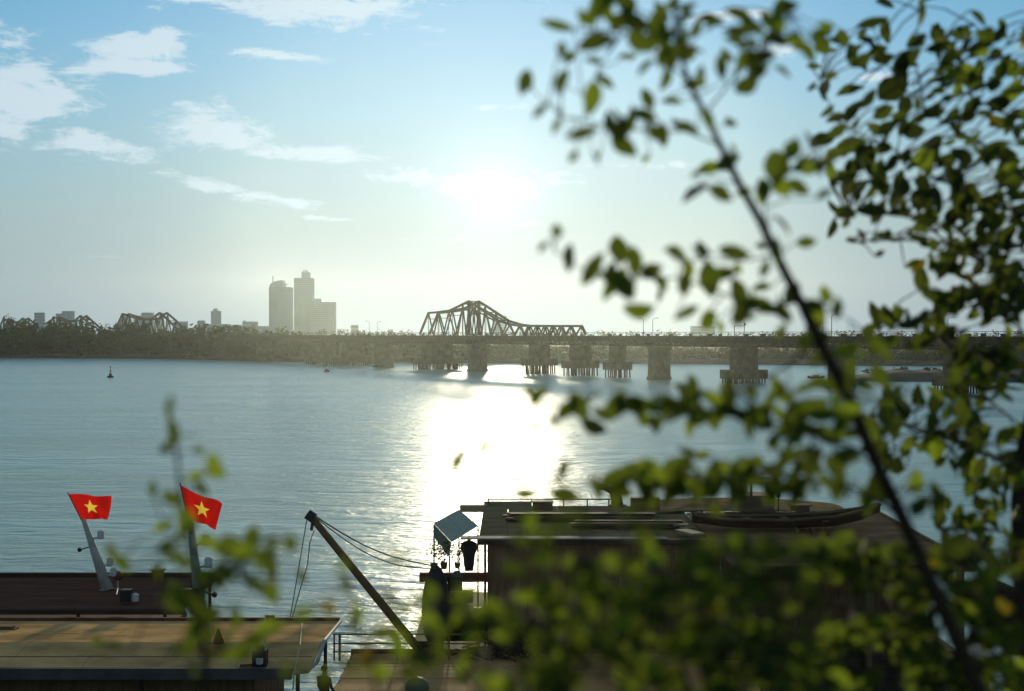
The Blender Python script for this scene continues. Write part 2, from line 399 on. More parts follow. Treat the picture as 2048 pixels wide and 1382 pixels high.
# ------------------------------------------------------------------ city
def block(name, px0, px1, topy, D, label, floors, mt, cat='building', extra=None, depth=1.0, parts=None, group='city blocks on the skyline'):
    x0, x1 = (px0 - 1024) / F * D, (px1 - 1024) / F * D; zt = CH - (topy - HY) * D / F; w = x1 - x0; z0 = 2.4
    e = empty(name, ((x0 + x1) / 2, D, z0), label, cat, group)
    dp = w * depth
    MB().box(((x0 + x1) / 2, D + dp / 2, (z0 + zt) / 2), (w, dp, zt - z0)).build('wall', mt, e)
    fh = (zt - z0) / floors
    me = MB().box((0, 0, 0), (w + fh * .12, .5, fh * .42)).mesh('window_band', glassy)
    for k in range(floors):
        z = z0 + fh * (k + .55)
        if z < 11: continue
        o = bpy.data.objects.new('window_band', me); COL.objects.link(o); o.location = ((x0 + x1) / 2, D - .1, z); attach(o, e)
    for (a, b, t) in (extra or []):
        ax, bx = (a - 1024) / F * D, (b - 1024) / F * D; z2 = CH - (t - HY) * D / F
        MB().box(((ax + bx) / 2, D + dp * .5, (zt + z2) / 2), (bx - ax, dp * .6, z2 - zt)).build('roof_block', mt, e)
    return e, (x0, x1, zt, D, dp)
TD = 1400
# left tower with a slanted crown
e, (x0, x1, zt, D, dp) = block('tower_building', 538, 580, 574, TD, 'tall grey-green tower with a slanted rounded crown, left of the pair', 30, concrete, 'tower')
def PX(px, py, D): return W(px, py, D)
cr = [PX(539, 574, D), PX(540, 568, D), PX(547, 563.5, D), PX(556, 561, D), PX(564, 560, D), PX(567, 572, D), PX(567, 574, D)]
n = len(cr); mb = MB(); mb.add(cr + [p + Vector((0, dp * .9, 0)) for p in cr], [tuple(range(n)), tuple(reversed(range(n, 2 * n)))] + [(i, (i + 1) % n, (i + 1) % n + n, i + n) for i in range(n)])
mb.build('slanted_crown', concrete, e)
MB().beam(PX(546, 565, D + 8), PX(546, 552, D + 8), .7).build('antenna', lamp_metal, e)
MB().beam(PX(567, 571, D + 8), PX(576, 568, D + 8), .6).build('roof_crane_arm', lamp_metal, e)
# right tower with stepped top
e, (x0, x1, zt, D, dp) = block('tower_building', 588, 624, 556, TD + 50, 'tallest grey-green tower with a stepped top and antennas', 36, concrete, 'tower', extra=[(602, 617, 544)])
for px, t in ((608, 540), (612, 540), (615, 541), (604, 543)):
    MB().beam(PX(px, 545, D + 12), PX(px, t, D + 12), .9).build('antenna', lamp_metal, e)
block('tower_building', 622, 667, 604, TD + 10, 'lower wide grey-green tower block against the tallest tower', 22, concrete, 'tower', extra=[(627, 638, 597)])
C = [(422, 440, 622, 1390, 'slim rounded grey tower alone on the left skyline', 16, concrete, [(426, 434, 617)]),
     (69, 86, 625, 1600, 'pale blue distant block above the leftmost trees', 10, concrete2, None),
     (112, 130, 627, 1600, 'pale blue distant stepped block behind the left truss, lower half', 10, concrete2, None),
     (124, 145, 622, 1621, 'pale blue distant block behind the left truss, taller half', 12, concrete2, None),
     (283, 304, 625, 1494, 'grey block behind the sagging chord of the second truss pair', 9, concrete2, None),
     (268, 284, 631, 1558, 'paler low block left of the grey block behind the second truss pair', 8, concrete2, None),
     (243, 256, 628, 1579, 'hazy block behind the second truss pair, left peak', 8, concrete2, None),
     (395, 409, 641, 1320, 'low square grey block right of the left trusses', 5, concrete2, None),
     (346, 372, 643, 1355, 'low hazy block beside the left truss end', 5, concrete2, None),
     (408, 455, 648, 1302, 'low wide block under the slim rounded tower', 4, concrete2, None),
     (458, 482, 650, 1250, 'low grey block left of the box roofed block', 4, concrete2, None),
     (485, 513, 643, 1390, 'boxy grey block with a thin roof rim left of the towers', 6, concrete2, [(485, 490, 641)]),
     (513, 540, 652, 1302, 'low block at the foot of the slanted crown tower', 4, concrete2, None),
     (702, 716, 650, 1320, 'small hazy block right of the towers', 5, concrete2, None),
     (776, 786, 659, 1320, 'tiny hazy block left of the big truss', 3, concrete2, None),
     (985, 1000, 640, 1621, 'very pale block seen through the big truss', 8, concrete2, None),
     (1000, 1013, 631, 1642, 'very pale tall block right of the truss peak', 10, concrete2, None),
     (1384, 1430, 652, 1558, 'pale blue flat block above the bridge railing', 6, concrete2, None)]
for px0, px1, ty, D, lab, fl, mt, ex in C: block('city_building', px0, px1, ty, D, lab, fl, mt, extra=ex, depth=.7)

# ------------------------------------------------------------------ bridge
BO = Vector((97, 313, 0)); BD = Vector((-.517, .856, 0)).normalized(); BN = Vector((.856, .517, 0)).normalized()
def s_of(px):
    u = (px - 1024) / F; return (BO.x - BO.y * u) / (u * BD.y - BD.x)
def B(s, nn, z): return BO + BD * s + BN * nn + Vector((0, 0, z))
def z_of(px, py):
    s = s_of(px); return CH - (py - HY) * B(s, 0, 0).y / F
BR = empty('steel_bridge', B(200, 2, 0), 'long dark steel truss bridge on stone piers across the river', 'bridge')
S0, S1 = -75, 900
TOPZ, BOTZ = 12.55, 9.5
# deck and girders, one part per stretch between piers
cuts = [S0, s_of(1905), s_of(1670), s_of(1476), s_of(1307), s_of(1224), s_of(1150), s_of(1068), s_of(945), s_of(865), s_of(758), s_of(650), s_of(560), s_of(470), s_of(357), s_of(236), s_of(192), s_of(98), S1]
for a, b in zip(cuts, cuts[1:]):
    a += .06
    MB().beam(B(a, 2, TOPZ - .25), B(b, 2, TOPZ - .25), 10.4, .34).build('deck', steel, BR)
    g = MB()
    for nn in (-.6, 4.6):
        g.beam(B(a, nn, TOPZ - 1.1), B(b, nn, TOPZ - 1.1), .32, 1.4)
        g.beam(B(a, nn, BOTZ + .2), B(b, nn, BOTZ + .2), .36, .42)
        k = max(1, round((b - a) / 2.6)); st = (b - a) / k
        if a < 420:
            for i in range(k):
                p0, p1 = a + i * st, a + (i + 1) * st
                g.beam(B(p0, nn, BOTZ + .3), B(p1, nn, TOPZ - 1.7), .32, .26); g.beam(B(p0, nn, TOPZ - 1.7), B(p1, nn, BOTZ + .3), .32, .26)
                g.beam(B(p0, nn, BOTZ + .3), B(p0, nn, TOPZ - 1.7), .4, .3)
        else:
            g.beam(B(a, nn, BOTZ + 1), B(b, nn, BOTZ + 1), .2, 1.4)
    g.build('lattice_girder', steel, BR)
    if a < 420:
        r = MB()
        for nn in (-3.0, 7.0):
            r.beam(B(a, nn, TOPZ + .95), B(b, nn, TOPZ + .95), .09, .09); r.beam(B(a, nn, TOPZ + .5), B(b, nn, TOPZ + .5), .06, .06)
            k = max(1, round((b - a) / 3.0))
            for i in range(k): r.beam(B(a + (b - a) * i / k, nn, TOPZ - .1), B(a + (b - a) * i / k, nn, TOPZ + .95), .08)
        r.build('railing', steel, BR)
# squat refuge blocks along the deck edge
rb = random.Random(5); bme = MB().box((0, 0, 0), (.9, .6, .75), 0).mesh('edge_block', steel)
s = S0 + 4
while s < 330:
    if rb.random() < .85:
        o = bpy.data.objects.new('edge_block', bme); COL.objects.link(o); o.location = B(s, -3.15, TOPZ + .2); o.rotation_euler.z = math.atan2(BD.y, BD.x); o.scale = (rb.uniform(.7, 1.7), 1, rb.uniform(.8, 1.15)); attach(o, BR)
    s += rb.choice((4.2, 5.2, 6.4, 8.5))
# piers
def pier(px, wide, kind_, top=BOTZ, capz=3.0):
    s = s_of(px); rz = math.atan2(BN.y, BN.x)
    if kind_ == 'solid':
        p = MB(); c = B(s, 2, 0)
        p.box((c.x, c.y, 4.6), (wide, 3.4, 9.6), rz, .93); o = p.build('pier', stone, BR)
        MB().box((c.x, c.y, top - .3), (wide * 1.06, 3.9, .55), rz).build('pier_cap', stone, o)
        MB().box((c.x, c.y, .25), (wide * 1.10, 4.3, 1.3), rz, .9).build('footing', stone, o)
    else:
        c = B(s, 2, 0)
        p = MB(); p.box((c.x, c.y, (capz + top) / 2), (wide * .60, 3.8, top - capz), rz, .94); o = p.build('pier', stone, BR)
        MB().box((c.x, c.y, capz + .6), (wide, 6.0, 2.4), rz).build('pile_cap', stone, o)
        me = MB().lathe((0, 0, 0), [(.2, -2.4), (.2, capz)], 8).mesh('pile', steel)
        k = int(wide / .95)
        for row in (-2.5, 0, 2.5):
            for i in range(k):
                q = c + BN * ((i + .5 + rb.uniform(-.25, .25)) / k - .5) * wide * .97 + BD * row
                ob = bpy.data.objects.new('pile', me); COL.objects.link(ob); ob.location = q; ob.rotation_euler = (rb.uniform(-.05, .05), rb.uniform(-.05, .05), 0)
                ob.location.z = 0; attach(ob, o)
pier(1905, 10.5, 'piled', capz=2.2); pier(1670, 5.8, 'solid'); pier(1476, 11.4, 'piled', capz=1.8); pier(1307, 5.7, 'solid')
pier(1224, 6.6, 'piled', capz=2.9); pier(1150, 10.2, 'piled', capz=3.0); pier(1068, 10.5, 'piled', capz=3.4); pier(945, 6.2, 'solid')
pier(866, 19, 'piled', capz=2.7); pier(758, 7.0, 'solid'); pier(695, 18, 'piled', capz=2.0); pier(640, 16, 'piled', capz=1.9); pier(520, 7, 'solid'); pier(330, 7, 'solid')

def truss(profile, panels, skip_low=True, w=.62, thin=False):
    """a pair of trusses over the deck; profile is the top chord in photo px, the bottom chord is the deck"""
    pts = [(s_of(px), z_of(px, py)) for px, py in profile]
    t = None
    for nn in (0, 4):
        ch = MB()
        for (a, za), (b, zb) in zip(pts, pts[1:]): ch.beam(B(a, nn, za), B(b, nn, zb), w, w * 1.15)
        o = ch.build('top_chord', steel, BR)
        t = t or o
        tab = sorted(pts)
        sa, sb_ = tab[0][0], tab[-1][0]
        nodes = sorted(s_of(px) for px in panels)
        for i, sn in enumerate(nodes):
            zt = interp(tab, sn)
            MB().beam(B(sn, nn, TOPZ), B(sn, nn, zt), w * .34, w * .3).build('vertical_post', steel, o)
        for i, (a, b) in enumerate(zip(nodes, nodes[1:])):
            m_ = (a + b) / 2; zm = interp(tab, m_)
            za, zb = interp(tab, a), interp(tab, b)
            MB().beam(B(a, nn, za), B(m_, nn, TOPZ), w * .66, w * .6).build('diagonal', steel, o)
            MB().beam(B(m_, nn, TOPZ), B(b, nn, zb), w * .66, w * .6).build('diagonal', steel, o)
    for sn in sorted(s_of(px) for px in panels):
        zt = interp(sorted(pts), sn)
        if zt - TOPZ < 1.5: continue
        MB().beam(B(sn, 0, zt), B(sn, 4, zt), .3, .3).build('cross_strut', steel, t)
        if zt - TOPZ > 5.2: MB().beam(B(sn, 0, zt - 2.2), B(sn, 4, zt - 2.2), .22, .22).build('cross_strut', steel, t)
    return t
# big central truss: tall hump, then a low flat run to the right
t = truss([(840, 668), (857, 626), (875, 624.5), (900, 621), (938, 602.5), (962, 618), (998, 642), (1022, 649), (1040, 651.5), (1085, 652), (1142, 652), (1150, 668)],
          [857, 878, 905, 926, 938, 950, 972, 996, 1020, 1040, 1056, 1072, 1088, 1104, 1120, 1141])
for nn in (0, 4):   # heavy tower legs and second inner chord
    s = s_of(938); zt = z_of(938, 602.5)
    MB().beam(B(s, nn, TOPZ), B(s, nn, zt), 1.15, .9).build('tower_leg', steel, t)
    MB().beam(B(s_of(898), nn, z_of(898, 622)), B(s, nn, zt - 1.9), .4, .4).beam(B(s, nn, zt - 1.9), B(s_of(990), nn, z_of(990, 642)), .4, .4).build('inner_chord', steel, t)
for a, b in ((0, 4), (4, 0)):
    MB().beam(B(s_of(938), a, z_of(938, 603)), B(s_of(938), b, z_of(938, 640)), .3).build('cross_brace', steel, t)
# double-peaked trusses over the wooded left bank
truss([(232, 656), (245, 627.5), (270, 636), (288, 640), (304, 636.5), (320, 625.5), (338, 641), (352, 656)], [240, 246, 260, 274, 288, 302, 312, 321, 338], w=.8)
truss([(97, 656), (107, 634), (124, 641), (138, 643), (150, 641), (161, 631.5), (176, 645), (188, 656)], [101, 108, 119, 130, 141, 152, 162, 175], w=.9)
truss([(-2, 657), (7, 637.5), (20, 644), (30, 645.5), (38, 643), (46, 636.5), (58, 647), (67, 656)], [2, 8, 16, 24, 32, 40, 47, 57], w=1.0)

# lamps on the bridge
def lamp(px, topy, nn, lab, arm):
    s = s_of(px); p = B(s, nn, TOPZ - .2); D = p.y; zt = CH - (topy - HY) * D / F
    e = empty('street_lamp', p, lab, 'street lamp', 'lamp posts on the bridge')
    MB().tube([p, (p.x, p.y, zt - .5), (p.x + arm * .35, p.y, zt - .08), (p.x + arm * 1.0, p.y, zt)], [.1, .075, .06, .05], 6).build('pole', lamp_metal, e)
    MB().box((p.x + arm * 1.25, p.y, zt - .03), (.7, .25, .14)).build('lamp_head', lamp_metal, e)
for a in [(1303, 636, -2.9, 'left lamp post of the pair above the narrow solid pier', -1), (1322, 636, -2.9, 'right lamp post of the pair above the narrow solid pier', 1),
          (1663, 628, -2.9, 'left lamp post of the pair right of the leaning stem', -1), (1681, 629, -2.9, 'right lamp post of the pair right of the leaning stem', 1),
          (1897, 634, -2.9, 'left lamp post of the pair behind the dense foliage', -1), (1914, 634, -2.9, 'right lamp post of the pair behind the dense foliage', 1),
          (752, 642, -2.9, 'left thin pole of the far pair left of the big truss', -1), (768, 643, -2.9, 'right thin pole of the far pair left of the big truss', 1)]:
    lamp(*a)
# signal frame on the deck
p = G(1475, 672.5, TOPZ - .2) if False else B(s_of(1475), 1, TOPZ - .2)
e = empty('signal_gantry', p, 'small signal frame with crossbar standing on the bridge deck', 'gantry')
z1 = z_of(1475, 651)
MB().beam((p.x - 1.6, p.y, TOPZ - .2), (p.x - 1.6, p.y, z1), .16).build('post', steel, e); MB().beam((p.x + 1.0, p.y, TOPZ - .2), (p.x + 1.0, p.y, z1 + 1.2), .16).build('post', steel, e)
MB().beam((p.x - 1.7, p.y - .12, z1 - .1), (p.x + 1.1, p.y - .12, z1 - .1), .14).build('crossbar', steel, e); MB().box((p.x + 1.1, p.y - .2, z1 + .3), (.5, .3, .5)).build('signal_box', steel, e)

# ------------------------------------------------------------------ buoys
def buoy(px, wy, topy, lab):
    p = G(px, wy, 0); h = (wy - topy) * p.y / F; k = h / 3.2
    e = empty('channel_buoy', p, lab, 'buoy', 'channel buoys')
    MB().lathe(p, [(.7 * k, -.5 * k), (.95 * k, 0), (.95 * k, .35 * k), (.55 * k, .6 * k)], 14).build('float', dark_metal, e, True)
    MB().lathe(p, [(.45 * k, .6 * k), (.32 * k, 1.2 * k)], 10).build('tower_band', red_paint, e); MB().lathe(p, [(.32 * k, 1.2 * k), (.22 * k, 1.75 * k)], 10).build('tower_band', white_paint, e)
    MB().lathe(p, [(.22 * k, 1.75 * k), (.12 * k, 2.4 * k)], 10).build('tower_band', red_paint, e); MB().lathe(p, [(.05 * k, 2.4 * k), (.05 * k, 2.8 * k), (.16 * k, 2.8 * k), (.16 * k, 3.2 * k)], 8).build('lantern', dark_metal, e)
buoy(221, 755, 733, 'striped cone buoy on open water at the left')
buoy(653, 744, 725, 'small dark buoy on the water below the tall towers')

# ------------------------------------------------------------------ boats
def hull(name, mt, parent, L_, beam_, zg, stations, cx, cy, rz=0.0, keel=-.4, rim=None):
    """lofted hull: stations are (t along length, half-beam share, sheer rise, keel rise)"""
    m = MB(); rows = []; ca, sa = math.cos(rz), math.sin(rz); vs = []
    for t, hb, sh, kr in stations:
        x = (t - .5) * L_
        for y, z in ((-1, 1.0), (-.93, .55), (-.62, .12), (0, 0), (.62, .12), (.93, .55), (1, 1.0)):
            zz = keel + kr + (zg + sh - keel - kr) * z; yy = y * hb * beam_ / 2
            vs.append((cx + x * ca - yy * sa, cy + x * sa + yy * ca, zz))
    k = 7; n = len(stations)
    fs = [(i * k + j, (i + 1) * k + j, (i + 1) * k + j + 1, i * k + j + 1) for i in range(n - 1) for j in range(k - 1)]
    fs += [tuple(range(k)), tuple(reversed(range((n - 1) * k, n * k)))]
    o = m.add(vs, fs).build(name, mt, parent, True)
    if rim:
        for j in (0, 6):
            MB().tube([vs[i * k + j] for i in range(n)], .07, 5).build('gunwale', rim, o)
    return o
def corrug(x0, x1, y0, y1, z0, z1, pitch, amp, along='x'):
    n = max(4, int(abs(y1 - y0) / pitch)) * 4
    m = MB()
    def fn(u, v):
        w_ = math.sin(v * n / 4 * 2 * math.pi) * amp
        return (x0 + (x1 - x0) * u, y0 + (y1 - y0) * v, z0 + (z1 - z0) * v + w_)
    m.grid(fn, 6, n)
    m2 = MB().grid(lambda u, v: (fn(u, v)[0], fn(u, v)[1], fn(u, v)[2] - .05), 6, n)
    return m.add(m2.v, m2.f)
def mast(parent, base, top, r0, r1, name='mast'):
    return MB().tube([base, top], [r0, r1], 10).build(name, mast_paint, parent, True)
def flag(corners, lab, seed, wave):
    """corners: top hoist, bottom hoist, bottom fly, top fly (world)"""
    a, b, c, d = [Vector(p) for p in corners]
    def P(u, v, off=0.0):
        p = a * (1 - u) * (1 - v) + d * u * (1 - v) + b * (1 - u) * v + c * u * v
        p = p + Vector((0, 1, 0)) * ((math.sin(u * 7.0 + v * 1.8 + seed) + .35 * math.sin(u * 15 - v * 3 + seed)) * wave * u + off) + Vector((0, 0, 1)) * math.sin(u * 4 + seed * 2) * wave * .25 * u
        return p
    e = empty('flag', a, lab, 'flag', 'red flags flying from the boat masts')
    wv = (d - a).length; hv = (b - a).length; R0 = .30 * hv
    sv = [(math.pi * 2 * k / 10, R0 if k % 2 == 0 else R0 * .40) for k in range(11)]
    ths = sorted(set([t for t, _ in sv[:10]] + [math.pi * 2 * k / 60 for k in range(60)] + [math.atan2(sx_ * wv, sz_ * hv) % (2 * math.pi) for sx_ in (-1, 1) for sz_ in (-1, 1)]))
    def star_r(t):   # straight edge between neighbouring star corners
        for (t0, r0), (t1, r1) in zip(sv, sv[1:]):
            if t0 - 1e-9 <= t <= t1 + 1e-9: return r0 * r1 * math.sin(t1 - t0) / (r0 * math.sin(t - t0) + r1 * math.sin(t1 - t))
    def rect_r(t): return min(wv / 2 / max(1e-6, abs(math.sin(t))), hv / 2 / max(1e-6, abs(math.cos(t))))
    def at(t, rr): return P(min(1, max(0, .5 + rr * math.sin(t) / wv)), min(1, max(0, .5 - rr * math.cos(t) / hv)))
    n = len(ths); rings = 8; cm, sm = MB(), MB()
    cm.add([at(t, star_r(t) + (rect_r(t) - star_r(t)) * k / rings) for k in range(rings + 1) for t in ths], [(k * n + i, k * n + (i + 1) % n, (k + 1) * n + (i + 1) % n, (k + 1) * n + i) for k in range(rings) for i in range(n)])
    sm.add([at(0, 0)] + [at(t, star_r(t)) for t in ths], [(0, i + 1, (i + 1) % n + 1) for i in range(n)])
    cm.build('cloth', flag_red, e, True); sm.build('star', star_yellow, e, True)
    MB().tube([a + (a - b) * .08, b, b + (b - a) * .55], .018, 6).build('flag_staff', dark_metal, e)
    return e

# far-left boat with the dark corrugated roof
LB = empty('river_boat', (-17, 48, 0), 'moored boat with a dark corrugated roof behind the tan roofed boat', 'boat')
hull('hull', wood_brown, LB, 22, 5.6, 1.7, [(0, .55, .2, .3), (.15, .9, .05, 0), (.5, 1, 0, 0), (.8, .95, .15, 0), (.93, .6, .5, .4), (1, .1, .9, 1.2)], -19, 48.2, rim=wood_brown)
corrug(-27, -10.6, 45.7, 50.8, 4.15, 4.3, .3, .035).build('roof', dark_roof, LB)
MB().beam((-27, 50.9, 4.36), (-10.5, 50.9, 4.36), .16, .2).build('roof_ridge_beam', wood_dark, LB)
MB().beam((-27, 45.65, 4.08), (-10.5, 45.65, 4.08), .1, .16).build('roof_edge', wood_dark, LB)
MB().box((-19, 48.2, 2.4), (15, 4.2, 1.6)).build('cabin', wall_brown, LB)
for x, y in ((-10.75, 50.6), (-11.2, 45.9), (-14.0, 45.9), (-18, 45.9)):
    MB().beam((x, y, 1.4), (x, y, 4.12), .09).build('roof_post', wood_dark, LB)
MB().box((-11.6, 46.6, 2.4), (.55, .5, 1.1)).build('red_locker', red_paint, LB)
MB().tube([(-14.2, 45.7, 2.9), (-13.3, 45.7, 2.6), (-12.2, 45.7, 2.75)], .02, 5).build('rope', rope_mat, LB)
MB().box((-14.1, 45.95, 2.5), (.5, .1, 1.7)).build('end_board', plank_tan, LB)
b0, t0 = G(216, 1181, 4.25), W(167, 1038, 49.0)
mo = mast(LB, b0, t0, .21, .08)
def fitting(parent, p, kind_, side=1):
    if kind_ == 'lamp':
        MB().beam(p, p + Vector((.32 * side, 0, .05)), .06).lathe(p + Vector((.36 * side, 0, .0)), [(.1, 0), (.12, .05), (.11, .26), (.05, .3)], 8).build('mast_lamp', white_paint, parent)
    elif kind_ == 'spot':
        MB().beam(p, p + Vector((.42 * side, 0, -.12)), .04).ball(p + Vector((.45 * side, 0, -.13)), .08).build('mast_spotlight', dark_metal, parent)
def along(a, b, t): return a + (b - a) * t
fitting(mo, along(b0, t0, .72), 'lamp'); fitting(mo, along(b0, t0, .62), 'spot', -1); fitting(mo, along(b0, t0, .34), 'lamp'); fitting(mo, along(b0, t0, .20), 'lamp')
flag([W(137, 988, 49), W(163, 1040, 49), W(215, 1036, 49), W(219, 990, 49)], 'red flag with yellow star, leftmost, on the grey leaning mast', .6, .24)
p = G(236, 1176, 4.3)
e = empty('ball_float', p, 'small reddish ball on a thin stand on the dark roof', 'ball'); MB().ball(p + Vector((0, 0, .42)), .17).build('ball', red_paint, e, True)
MB().tube([p, p + Vector((0, 0, .3))], .025, 6).tube([p, p + Vector((-.5, -.5, .02))], .015, 5).tube([p, p + Vector((.2, -.9, -.05))], .015, 5).build('stand', white_paint, e)
p = G(253, 1203, 4.28); e = empty('deck_light', p, 'dark floodlight with white lens lying on the dark roof', 'light')
MB().box(p + Vector((0, 0, .2)), (.34, .3, .4)).build('housing', dark_metal, e); MB().lathe(p + Vector((.28, 0, .02)), [(.12, 0), (.13, .2), (.05, .25)], 8).build('lens', white_paint, e)
p = G(317, 1168, 4.3); e = empty('roof_vent', p, 'small square vent box on the far edge of the dark roof', 'vent'); MB().box(p + Vector((0, 0, .2)), (.3, .3, .5)).build('box', wall_brown, e); MB().box(p + Vector((0, 0, .48)), (.4, .4, .06)).build('cap', wood_dark, e)

# near-left boat with the tan roof
NB = empty('river_boat', (-14, 41, 0), 'moored boat with a wide weathered tan roof at the lower left', 'boat')
hull('hull', wood_dark, NB, 24, 6.2, 1.6, [(0, .6, .2, .3), (.15, .92, .05, 0), (.5, 1, 0, 0), (.82, .95, .15, 0), (.94, .6, .5, .4), (1, .12, .9, 1.2)], -16.5, 41, rim=wood_brown)
zr, ze = 4.25, 3.9
def roof_strip(y0, z0, y1, z1, name, mt, x0=-24, x1=-5.4):
    m = MB(); n = 9
    for k in range(n):   # sheets laid end to end
        a = x0 + (x1 - x0) * k / n; b = x0 + (x1 - x0) * (k + 1) / n - .015
        o = MB().slab([(a, y0, z0), (b, y0, z0), (b, y1, z1), (a, y1, z1)], .07).build(name, mt, NB)
roof_strip(40.4, zr, 44.5, ze + .12, 'roof_sheet', tan_roof); roof_strip(38.2, ze + .11, 40.385, zr, 'roof_sheet', tan_roof)
MB().beam((-24, 39.15, 4.115), (-5.5, 39.15, 4.115), .03, .03).build('roof_seam', tan_edge, NB)
MB().beam((-24, 44.55, 4.02), (-5.4, 44.55, 4.02), .1, .2).build('roof_edge', red_paint, NB)
for k in range(7):   # repair patches nailed on the sheets
    x = -7 - 2.3 * k + rb.uniform(-.6, .6); y = rb.uniform(40.9, 43.4) if k % 2 else rb.uniform(38.7, 39.6); f = lambda yy: (zr + (ze + .12 - zr) * (yy - 40.4) / 4.1) if yy > 40.4 else (ze + .11 + (zr - ze - .11) * (yy - 38.2) / 2.185)
    w_, d_ = rb.uniform(.5, 1.1), rb.uniform(.25, .45); MB().slab([(x, y - d_, f(y - d_) + .012), (x + w_, y - d_, f(y - d_) + .012), (x + w_, y + d_, f(y + d_) + .012), (x, y + d_, f(y + d_) + .012)], .01).build('roof_patch', tan_roof, NB)
# rounded right end and near lip
MB().beam((-24, 38.12, 3.9), (-5.9, 38.12, 3.9), .16, .3).build('roof_edge', tan_edge, NB)
MB().tube([(-5.37, 44.5, 4.0), (-5.33, 40.4, 4.28), (-5.33, 38.9, 4.02), (-5.5, 38.3, 3.92), (-5.9, 38.12, 3.9)], .055, 6).build('roof_rim', mast_paint, NB)
MB().box((-15.5, 41.2, 2.5), (17, 5.0, 2.5)).build('cabin', wall_brown, NB)
for x in (-19, -15.2, -11.4, -8.2):
    MB().box((x, 38.68, 2.75), (1.3, .06, .9)).build('cabin_window', dark_metal, NB)
for x, y in ((-5.8, 44.2), (-5.8, 38.5), (-10, 38.4), (-14, 38.4)):
    MB().beam((x, y, 1.2), (x, y, 3.85), .1).build('roof_post', wood_dark, NB)
b0, t0 = G(410, 1290, 4.3), W(380, 1040, 39.7)
mo = mast(NB, b0, t0, .2, .09)
fitting(mo, along(b0, t0, .62), 'lamp'); fitting(mo, along(b0, t0, .44), 'spot', 1); fitting(mo, along(b0, t0, .8), 'lamp')
q = along(b0, t0, .44); MB().lathe(q + Vector((-.2, -.25, -.35)), [(.22, 0), (.28, .1), (.28, .3), (.2, .42)], 12).build('horn', dark_metal, mo, True)
flag([W(361, 970, 39.6), W(375, 1034, 39.6), W(433, 1062, 39.8), W(445, 1011, 40)], 'red flag with yellow star on the mast standing in the tan roof', 2.1, .2)
p = G(437, 1287, 4.3); e = tag(MB().lathe(p, [(.17, 0), (.15, .08), (.02, .42)], 8).build('signal_cone', red_paint, origin=p), 'small dark red cone on the tan roof beside the mast foot', 'cone')
p = G(519, 1337, 3.98)
e = empty('roof_engine', p, 'dark square engine box with a pipe on the near edge of the tan roof', 'engine')
MB().box(p + Vector((0, .1, .24)), (.38, .35, .5)).build('housing', dark_metal, e); MB().lathe(p + Vector((0, .1, .5)), [(.13, 0), (.13, .05), (.09, .1)], 10).build('cap', dark_metal, e)
MB().tube([p + Vector((-.15, 0, .1)), p + Vector((-.52, 0, .08))], .035, 6).build('pipe', red_paint, e); MB().lathe(p + Vector((.02, -.1, .2)), [(.09, -.05), (.1, .1)], 8).build('badge_plate', white_paint, e)
p = G(531, 1300, 4.2); tp = W(531, 1229, p.y)
e = empty('pole_with_plate', p, 'thin upright pole with a rusty square plate on the tan roof', 'pole'); MB().tube([p - Vector((0, 0, .05)), tp], .025, 6).build('pole', white_paint, e)
MB().box(W(540, 1241, p.y), (.26, .03, .3)).build('plate', rust, e)
a, b, c = G(604, 1247, 4.06), G(600, 1290, 4.36), G(588, 1346, 3.99)
e = tag(MB().tube([a + Vector((.2, .3, -.2)), a, b, c, c - Vector((0, .15, .4))], .022, 6).build('roof_rope', mat('pale_rope', (.5, .42, .22), .8, .2, 20), origin=a), 'pale rope laid across the right end of the tan roof', 'rope')
p = G(12, 1258, 4.06); e = tag(MB().box(p + Vector((0, -.3, .05)), (.9, .35, .08)).box(p + Vector((.1, -.3, .12)), (.5, .2, .06)).build('plank_pile', wood_brown, origin=p), 'short red-brown boards on the tan roof at the left edge', 'boards')

# pontoon with plank deck, railing and crane boom
PT = empty('mooring_pontoon', (-2, 47, 0), 'plank decked pontoon between the tan roofed boat and the houseboat', 'pontoon')
MB().box((1.2, 46.5, .35), (14.4, 13, 1.3)).build('float_body', rust, PT)
pm = None
for k in range(52):
    y = 40.1 + k * .25
    me = MB().box((0, 0, 0), (14.3, .235, .07)).mesh('deck_plank', plank_tan) if pm is None else pm
    pm = me
    o = bpy.data.objects.new('deck_plank', me); COL.objects.link(o); o.location = (1.2 + rb.uniform(-.06, .06), y, 1.05 + rb.uniform(-.008, .008)); attach(o, PT)
MB().beam((-6.0, 53.05, 1.0), (8.4, 53.05, 1.0), .12, .5).build('edge_beam', rust, PT)
RY = 52.0
e = empty('pontoon_railing', (-4, RY, 1.08), 'brown three bar railing along the far edge of the pontoon', 'railing')
for z in (2.02, 1.68, 1.38): MB().tube([(-6.55, RY, z), (-1.2, RY, z)], .03, 6).build('rail', rust, e)
for x in (-6.5, -6.3, -4.2, -2.3, -1.2): MB().tube([(x, RY, 1.05), (x, RY, 2.05)], .035 if x != -6.3 else .05, 6).build('post', rust, e)
